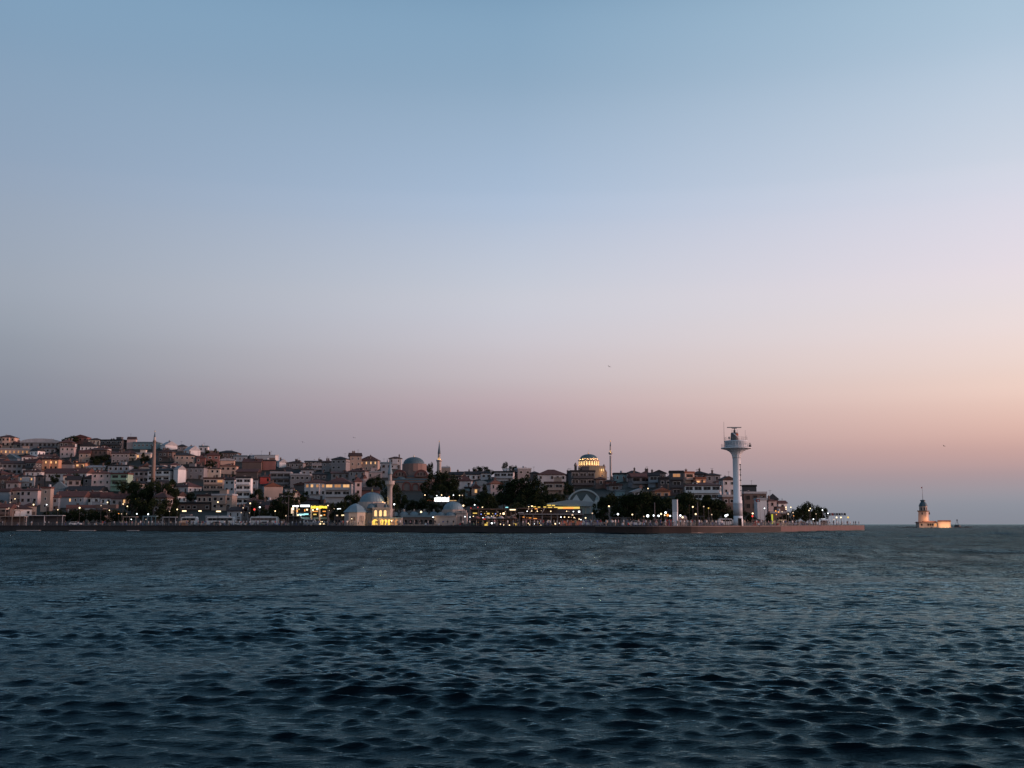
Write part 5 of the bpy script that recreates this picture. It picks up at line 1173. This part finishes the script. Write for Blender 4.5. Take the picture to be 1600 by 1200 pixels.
# ------------------------------------------------------------------ quay railing
def railings():
    post = MB().tube((0,0,0),(0,0,1.05),.035,5).mesh('post', [M_pole])
    segs = [(0,150,'left end of the quay'),(150,330,'quay before the white buses'),(330,540,'quay before the yellow lit cafe'),(540,740,'quay before the waterfront mosque'),(740,930,'quay before the cafes'),(930,1140,'quay before the dark tree band'),(1150,1335,'right quay beyond the radar tower')]
    for a, b_, lab in segs:
        D = shoreD((a+b_)/2)+.9; x, y = gp((a+b_)/2, D); root = empty('railing', (x, y, QZ+.02), 'thin metal railing along the ' + lab, 'railing', px=None) if False else empty('railing', (x, y, QZ+.02), 'thin metal railing along the ' + lab, 'railing')
        n = int((b_-a)*shoreD((a+b_)/2)/F/2.2); mb = MB(); prev = None
        for i in range(n+1):
            u = a+(b_-a)*i/n; X, Y = gp(u, shoreD(u)+.9); p = (X-x, Y-y, 0); link('post', post, root, p)
            if prev:
                for z in (.35,.7,1.05): mb.tube((prev[0],prev[1],z),(p[0],p[1],z),.028,4)
            prev = p
        mb.build('rail', M_pole, root)
railings()
# ------------------------------------------------------------------ vehicles
def copy_tree(o, parent=None):
    c = o.copy(); COL.objects.link(c); c.parent = parent
    for ch in KIDS.get(o.name, []): copy_tree2(ch, c)
    return c
def copy_tree2(o, parent):
    c = o.copy(); COL.objects.link(c); c.parent = parent
    for ch in KIDS.get(o.name, []): copy_tree2(ch, c)
KIDS = {}
def kids():
    KIDS.clear()
    for o in COL.objects:
        if o.parent: KIDS.setdefault(o.parent.name, []).append(o)
WH = MB().lathe([(.33,-.11),(.33,.11)], 14).lathe([(.2,-.115),(.2,.115)], 10, m=1).mesh('wheel', [M_metal, M_pole])
def car(px, col, kind, label, D=None, big=1):
    D = D or shoreD(px)+18; L = {'car':4.3,'van':4.9}[kind]
    root = empty('parked_car' if kind == 'car' else 'van', (Xof(px, D, QZ), D, QZ+.03), label, kind, 'vehicles parked behind the promenade' )
    if kind == 'car': pr = [(-2.15,.3),(-2.15,.75),(-1.9,.9),(-1.35,1.38),(.35,1.42),(1.05,.95),(2.0,.82),(2.15,.6),(2.15,.3)]
    else: pr = [(-2.45,.35),(-2.45,1.9),(-2.3,2.05),(1.2,2.05),(1.75,1.25),(2.35,1.1),(2.45,.8),(2.45,.35)]
    MB().extr([(x,-.85,z) for x, z in pr], (0,1.7,0)).build('body', mat('car_'+col, WALL[col], rough=.35, var=.05, spec=.5), root)
    wp = [(-1.6,.95),(-1.25,1.3),(.3,1.34),(.9,.96)] if kind == 'car' else [(-2.0,1.25),(-2.0,1.8),(1.05,1.8),(1.5,1.3)]
    b = MB(); b.poly([(x,-.853,z) for x, z in wp]); b.poly([(x,.853,z) for x, z in wp][::-1]); b.build('window', M_glass, root)
    for x in (-1.35,1.35):
        for y in (-.8,.8): w = link('wheel', WH, root, (x*(1.1 if kind == 'van' else 1), y, .33)); w.rotation_euler = (math.pi/2, 0, 0)
    for y in (-.6,.6): MB().box(-.03,.03,-.15,.15,-.08,.08).build('headlight', M_frame, root, (L/2-.02, y, .65))
    return root
for px, c, k, lab in ((1136,'white','van','white van parked between the lamp and the radar tower foot'),(416,'grey','car','grey parked car before the brown banded bus'),(921,'white','car','white parked car just right of the salmon kiosk'),
    (934,'grey','car','grey parked car right of the white car near the salmon kiosk'),(995,'white','car','white parked car left of the white pylon'),(1025,'dark','car','dark parked car nearest the white pylon on its left'),(1110,'grey','car','grey parked car left of the white van'),
    (250,'grey','car','grey parked car in front of the big dark trees'),(316,'bluegrey','car','blue grey parked car between the two white buses'),(374,'white','car','white parked car right of the long white bus'),
    (148,'dark','car','dark parked car before the low left tree row'),(118,'white','car','white parked car right of the long canopy'),(486,'bluegrey','van','pale blue grey van in front of the yellow lit cafe'),(1240,'pale','car','pale parked car at the left foot of the round grove'),
    (1252,'dark','car','dark parked car below the round grove'),(340,'dark','car','dark car in front of the long white bus')):
    car(px, c, k, lab, D=shoreD(px)+(18 if px not in (340,416) else 13.5))
def bus(x0, x1, lab, band='dark', D=None):
    px = (x0+x1)/2; D = shoreD(px)+19.5; m = D/F*.993; L = (x1-x0)*m; h = 3.1
    root = empty('bus', (Xof(px, D, QZ), D, QZ+.03), lab, 'bus', 'white buses parked behind the promenade')
    pr = [(-L/2,.4),(-L/2,2.6),(-L/2+.3,h),(L/2-.5,h),(L/2-.1,2.5),(L/2,1.2),(L/2,.4)]
    MB().extr([(x,-1.25,z) for x, z in pr], (0,2.5,0)).build('body', mat('bus_white', (.58,.57,.57), rough=.4, var=.06), root)
    MB().box(-L/2+.3,L/2-.6,-1.27,-1.252,1.75,2.65).build('window', M_glass if band == 'dark' else wm('brown'), root)
    b = MB(); x = -L/2+.6
    while x < L/2-.8: b.box(x, x+.05, -1.285, -1.271, 1.75, 2.65); x += 1.4
    b.build('window_bars', M_frame, root); MB().box(-L/4, L/4, -.8, .8, h, h+.22).build('roof_unit', M_paintb, root)
    MB().box(L/2-3.1, L/2-2.2, -1.29, -1.286, .45, 2.6).build('door', M_framed, root)
    for x in (-L/2+1.8, L/2-1.6): 
        for y in (-1.15, 1.15): w = link('wheel', WH, root, (x, y, .45)); w.rotation_euler = (math.pi/2,0,0); w.scale = (1.35,1.35,1.2)
bus(284, 309, 'short white bus with dark windows left of the long white bus')
bus(324, 367, 'long white bus with dark window band parked behind the promenade')
bus(392, 435, 'white bus with brown window band and rounded right end', 'brown')
# ------------------------------------------------------------------ shelters, stalls, awnings
def shelter(x0, x1, pt, lab, m='pale', D=None, thick=.25, posts=4, back=None, cat='shelter', name='shelter', slope=0):
    px = (x0+x1)/2; D = D or shoreD(px)+16; mm = D/F*.993; hw = (x1-x0)/2*mm; h = Zof(pt, D)-QZ
    root = empty(name, (Xof(px, D, QZ), D, QZ), lab, cat)
    MB().extr([(-hw,-1.3,h-thick),(-hw,1.3,h-thick+slope),(-hw,1.3,h+slope),(-hw,-1.3,h)][::-1], (2*hw,0,0)).build('roof', wm(m), root)
    for i in range(posts): x = -hw+.15+(2*hw-.3)*i/max(1,posts-1); MB().box(-.09,.09,-.09,.09,0,h-thick).build('post', wm(m), root, (x,-1.1,0))
    if back: MB().box(-hw+.1,hw-.1,1.0,1.2,0,h-thick).build('back_panel', back if not isinstance(back, str) else wm(back), root)
    return root
shelter(-3, 10, 794.5, 'tall white framed pier gate at the far left edge', 'beige', posts=2, thick=.45)
shelter(20, 33, 797.5, 'small white framed shelter right of the far left pier gate', 'beige', posts=2)
shelter(42, 99.5, 805, 'long white waterfront canopy on thin posts at left', 'pale', posts=3, back='dark')
shelter(0, 40, 806.5, 'low pale canopy below the small white framed shelter', 'beige', posts=3, back='brown')
shelter(193, 214, 807, 'pale framed shelter left of the teal shelter', 'beige', posts=3)
shelter(224, 245, 806, 'teal framed glass shelter under the bright white lamp', 'teal', posts=4)
shelter(255, 276, 807.5, 'white topped stall between teal shelter and short white bus', 'pale', posts=3, back='darkgrey')
shelter(282, 299, 804, 'grey flat canopy above the short white bus', 'grey', posts=3, D=shoreD(290)+25)
shelter(322, 358, 805.8, 'narrow pale canopy above the long white bus', 'pale', posts=5, D=shoreD(340)+25)
shelter(104, 152, 789, 'long dusky red awning below the red roofed row', 'brick', posts=6, D=shoreD(128)+36, thick=1.2, cat='awning', name='awning')
shelter(150, 182, 788.5, 'striped purple awning under the white row houses', 'brown', posts=4, D=shoreD(166)+36, thick=1.4, cat='awning', name='awning')
shelter(281, 292.5, 815.3, 'low orange brown tent before the short white bus', 'orange', posts=3, D=shoreD(287)+10, thick=.5, back='orange', cat='tent', name='tent', slope=.5)
shelter(1040, 1048.5, 812, 'small red stall just left of the white pylon', 'red', posts=2, D=shoreD(1044)+12, thick=.4, back='red', cat='stall', name='stall')
shelter(1059.5, 1072.5, 808, 'pinkish tent just right of the white pylon', 'pink', posts=3, D=shoreD(1066)+16, thick=.5, back='pink', cat='tent', name='tent', slope=.4)
shelter(1176, 1185, 814, 'bright red stall on the quay right of the radar tower', 'red', posts=3, D=shoreD(1180)+10, thick=.6, back='red', cat='stall', name='stall')
o = shelter(1214, 1227.5, 812, 'pale lit kiosk before the small tree left of the grove', 'cream', posts=3, D=shoreD(1220)+12, thick=.3, back='cream', cat='kiosk', name='kiosk'); flood(o, (0,-2.5,1.6), 28, (1,.75,.45))
shelter(448, 470, 806, 'dark stall at left foot of the lit cafe', 'darkgrey', posts=3, back='dark')
shelter(1283, 1295, 812.5, 'small white tent left of the flagpoles', 'white', posts=3, D=shoreD(1288)+10, slope=.4, back='grey', cat='tent', name='tent')
shelter(1083, 1100, 806, 'dark open shelter before the trees right of the white pylon', 'darkgrey', posts=4, D=shoreD(1090)+22)
shelter(955, 985, 808.5, 'dark open shelter under the trees left of the white pylon', 'darkgrey', posts=5, D=shoreD(970)+22)
D = shoreD(1207)+10; r_ = empty('banner', (Xof(1207, D, QZ), D, QZ), 'narrow glowing yellow vertical banner below the pyramid roofed house', 'banner'); MB().box(-.22,.22,-.05,.05,.6,Zof(803.5,D)-QZ).build('panel', mat('banner_yellow', (.3,.3,.05), emis=(.75,.8,.05), est=.55, var=0), r_); MB().tube((-.3,.05,0),(-.3,.05,Zof(803,D)-QZ),.05,5).build('pole', M_pole, r_)
for a, b_, lab in ((28,62,'long pale pontoon floating at the far left sea wall'),(110,148,'thin pale pontoon floating below the low left tree row'),(200,216,'short grey pontoon floating below the big dark trees')):
    px = (a+b_)/2; D = shoreD(px)-3.5; hw = (b_-a)/2*D/F; r_ = empty('pontoon', (Xof(px, D, 0), D, 0), lab, 'pontoon', 'pontoons along the left sea wall')
    MB().box(-hw,hw,-.9,.9,-.4,.35).build('float', wm('darkgrey'), r_); MB().box(-hw-.1,hw+.1,-1,1,.35,.5).build('deck', wm('pale'), r_)
# ------------------------------------------------------------------ people
def skin_mesh(V, Ed, Rr, name):
    me = bpy.data.meshes.new('tmp'); me.from_pydata(V, Ed, []); o = bpy.data.objects.new('tmp', me); COL.objects.link(o)
    md = o.modifiers.new('s', 'SKIN'); 
    for i, r in enumerate(Rr): me.skin_vertices[0].data[i].radius = (r, r*.9) if not isinstance(r, tuple) else r
    me.skin_vertices[0].data[0].use_root = True
    sb = o.modifiers.new('u', 'SUBSURF'); sb.levels = 1
    dg = bpy.context.evaluated_depsgraph_get(); out = bpy.data.meshes.new_from_object(o.evaluated_get(dg)); out.name = name
    bpy.data.objects.remove(o); return out
def body(pose, seed):
    R = random.Random(seed); q = R.uniform(-1, 1)
    if pose == 'walking':  LL = [(.1,0,.92),(.11,-.16,.50),(.11,-.02,.07),(.11,-.16,.04)]; RL = [(-.1,0,.92),(-.11,.05,.50),(-.11,.28,.12),(-.11,.17,.04)]
    elif pose == 'sitting': LL = [(.1,0,.12),(.12,-.42,.14),(.12,-.44,-.32),(.12,-.56,-.36)]; RL = [(-.1,0,.12),(-.14,-.42,.14),(-.14,-.42,-.32),(-.14,-.54,-.36)]
    else: LL = [(.1,0,.92),(.12,-.02,.50),(.13,.0,.07),(.14,-.13,.04)]; RL = [(-.1,0,.92),(-.12,-.01,.50),(-.13,.02,.07),(-.14,-.11,.04)]
    z = 0 if pose != 'sitting' else -.80
    V = [(0,0,.95+z),(0,-.01,1.15+z),(0,0,1.38+z),(0,-.005,1.50+z),(0,-.02,1.60+z),(0,-.02,1.71+z)]
    Rr = [(.155,.11),(.14,.10),(.17,.11),.055,.095,.075]; Ed = [(0,1),(1,2),(2,3),(3,4),(4,5)]
    for L_, s in ((LL,1),(RL,-1)):
        b = len(V); V += L_; Rr += [.09,.06,.045,.035]; Ed += [(0,b),(b,b+1),(b+1,b+2),(b+2,b+3)]
    for s in (1,-1):
        sw = .18*q*s if pose == 'walking' else .03; b = len(V)
        A = [(.19*s,0,1.40+z),(.25*s,.02+sw*.5,1.14+z),(.26*s,-.05+sw,.90+z),(.26*s,-.08+sw*1.1,.80+z)]
        if pose == 'sitting': A = [(.19*s,0,1.40+z),(.25*s,.0,1.12+z),(.17*s,-.24,1.0+z),(.13*s,-.32,.98+z)]
        if pose == 'standing' and R.random() < .35 and s == 1: A = [(.19*s,0,1.40+z),(.26*s,-.03,1.14+z),(.16*s,-.24,1.28+z),(.10*s,-.22,1.42+z)]
        V += A; Rr += [.065,.048,.036,.03]; Ed += [(2,b),(b,b+1),(b+1,b+2),(b+2,b+3)]
    return skin_mesh(V, Ed, Rr, 'person'), z
M_skin = mat('skin', (.42,.26,.19), var=.05); M_hair = mat('hair', (.02,.014,.01), var=.1)
CL = dict(white=(.55,.55,.55), grey=(.2,.2,.21), black=(.02,.02,.022), red=(.4,.05,.05), blue=(.07,.10,.24), beige=(.4,.32,.24), pink=(.45,.24,.26), green=(.08,.14,.09))
PM = {}
def person_mesh(pose, seed, top, bot):
    k = (pose, seed, top, bot)
    if k in PM: return PM[k]
    base = ('b', pose, seed)
    if base not in PM: PM[base] = body(pose, seed)
    me0, z = PM[base]; me = me0.copy(); me.name = 'person'; me.materials.clear()
    for m in (M_skin, mat('cloth_'+top, CL[top], var=.1), mat('cloth_'+bot, CL[bot], var=.1), M_hair, mat('shoe', (.02,.02,.02), var=0)): me.materials.append(m)
    for p in me.polygons:
        c = p.center; h = c.z - z
        if h > 1.50: i = 3 if (h > 1.70 or c.y > .02) else 0
        elif h > 1.44 and abs(c.x) < .07: i = 0
        elif abs(c.x) > .2 and h < 1.12 and pose != 'sitting': i = 0 if h > .7 else 2
        elif h > .95 or (abs(c.x) > .15 and h > .95): i = 1
        elif (pose != 'sitting' and h < .09) or (pose == 'sitting' and c.z < -.30): i = 4
        else: i = 2
        p.material_index = i; p.use_smooth = True
    PM[k] = me; return me
SEGS = [(0,'on quay by the long white canopy'),(100,'on quay before the low left trees'),(150,'on quay left of the pale shelter'),(200,'on quay below the big dark trees'),(245,'on quay by the white topped stall'),(280,'on quay before the short white bus'),(318,'on quay before the long white bus'),(375,'on quay before the banded bus'),(440,'on quay before the yellow cafe'),(515,'on quay left of the tomb'),
        (545,'on quay before the tomb'),(580,'on quay before the glowing arches'),(630,'on quay before the arcade'),(680,'on quay before the domed hall'),(735,'on quay before the lantern terrace'),(808,'on quay before the two deck cafe'),(874,'on quay before the salmon kiosk'),(915,'on quay right of salmon kiosk'),(960,'on quay before the dark shelter'),
        (1000,'on quay left of the white pylon'),(1056,'on quay right of the white pylon'),(1105,'on quay by the white van'),(1145,'on quay at radar tower foot'),(1172,'on quay by the red stall'),(1205,'on quay by the lit kiosk'),(1235,'on quay before the round grove'),(1290,'on quay before the flagpoles'),(1322,'at the right quay tip')]
def crowd():
    R = random.Random(77); dens = [(0,.35),(100,.5),(150,1.0),(280,1.0),(380,1.6),(540,1.5),(600,1.0),(720,.8),(800,1.2),(930,1.5),(1140,1.4),(1180,1.6),(1340,1.8)]
    xs = []; u = 4.0
    while u < 1346: xs.append(u); u += 6.05/float(np.interp(u, [d[0] for d in dens], [d[1] for d in dens]))*R.uniform(.3, 1.7)
    print('people', len(xs)); xs = xs[:299]
    for u in xs:
        pose = R.choices(['standing','walking','sitting'], [5,4,2])[0]; top = R.choices(list(CL), [5,3,4,1,2,2,1,1])[0]; bot = R.choice(['black','blue','grey','beige'])
        dd = R.uniform(1.6, 8.5) if pose != 'sitting' else .35
        D = shoreD(u)+dd; x, y = gp(u, D)
        if pose == 'sitting': z = QZ+.10+.0; rot = R.uniform(-.3,.3)
        else: z = QZ+.02; rot = R.uniform(0, 6.28)
        o = link('person', person_mesh(pose, R.randint(0,2), top, bot), None, (x, y, z), rot); s = R.uniform(.92, 1.06); o.scale = (s,)*3
        seg = [t for a, t in SEGS if a <= u][-1]
        tag(o, 'person in %s top and %s trousers %s %s' % (top, bot, pose, seg), 'person', 'people along the quay')
crowd()
# ------------------------------------------------------------------ gulls
def gull(px, py, D, lab):
    b = MB()
    b.lathe([(0,-.22),(.06,-.1),(.075,.05),(.04,.2),(0,.27)], 8)
    for s in (1,-1): b.poly([(.02*s,0,.08),(.35*s,.16,.10),(.68*s,.05,-.06),(.35*s,.14,-.06),(.02*s,0,-.1)])
    o = b.build('seagull', M_metal, None, P(px, py, D)); o.rotation_euler = (math.pi/2, .3, .6); o.scale = (.55,.55,.55); tag(o, lab, 'bird', 'gulls flying over the town')
gull(952, 573, 150, 'tiny gull high in the sky above the lit dome'); gull(1475, 697, 160, 'tiny gull in the pink sky above the islet tower'); gull(553, 684, 180, 'tiny gull just above the tall grey skyline house'); gull(473, 691, 190, 'tiny gull over the skyline left of centre')
# ------------------------------------------------------------------ make every label single out one thing
def uniq():
    from collections import defaultdict
    d = defaultdict(list)
    for o, px in TAGGED: d[o['label']].append((px, o))
    for lab, l in d.items():
        if len(l) > 1:
            l.sort(key=lambda t: t[0])
            for i, (px, o) in enumerate(l):
                o['label'] = ordw(i) + ' from left: ' + lab if i else 'leftmost ' + lab
    for o, px in TAGGED:
        w = o['label'].split()
        if len(w) > 16:
            t = o['label'].replace(' with a thin pole', '').replace(' on a thin pole', '').replace(' storey house', ' storeyed').replace(' the ', ' ').replace(' and ', ' ')
            o['label'] = ' '.join(t.split()[:16])
uniq()
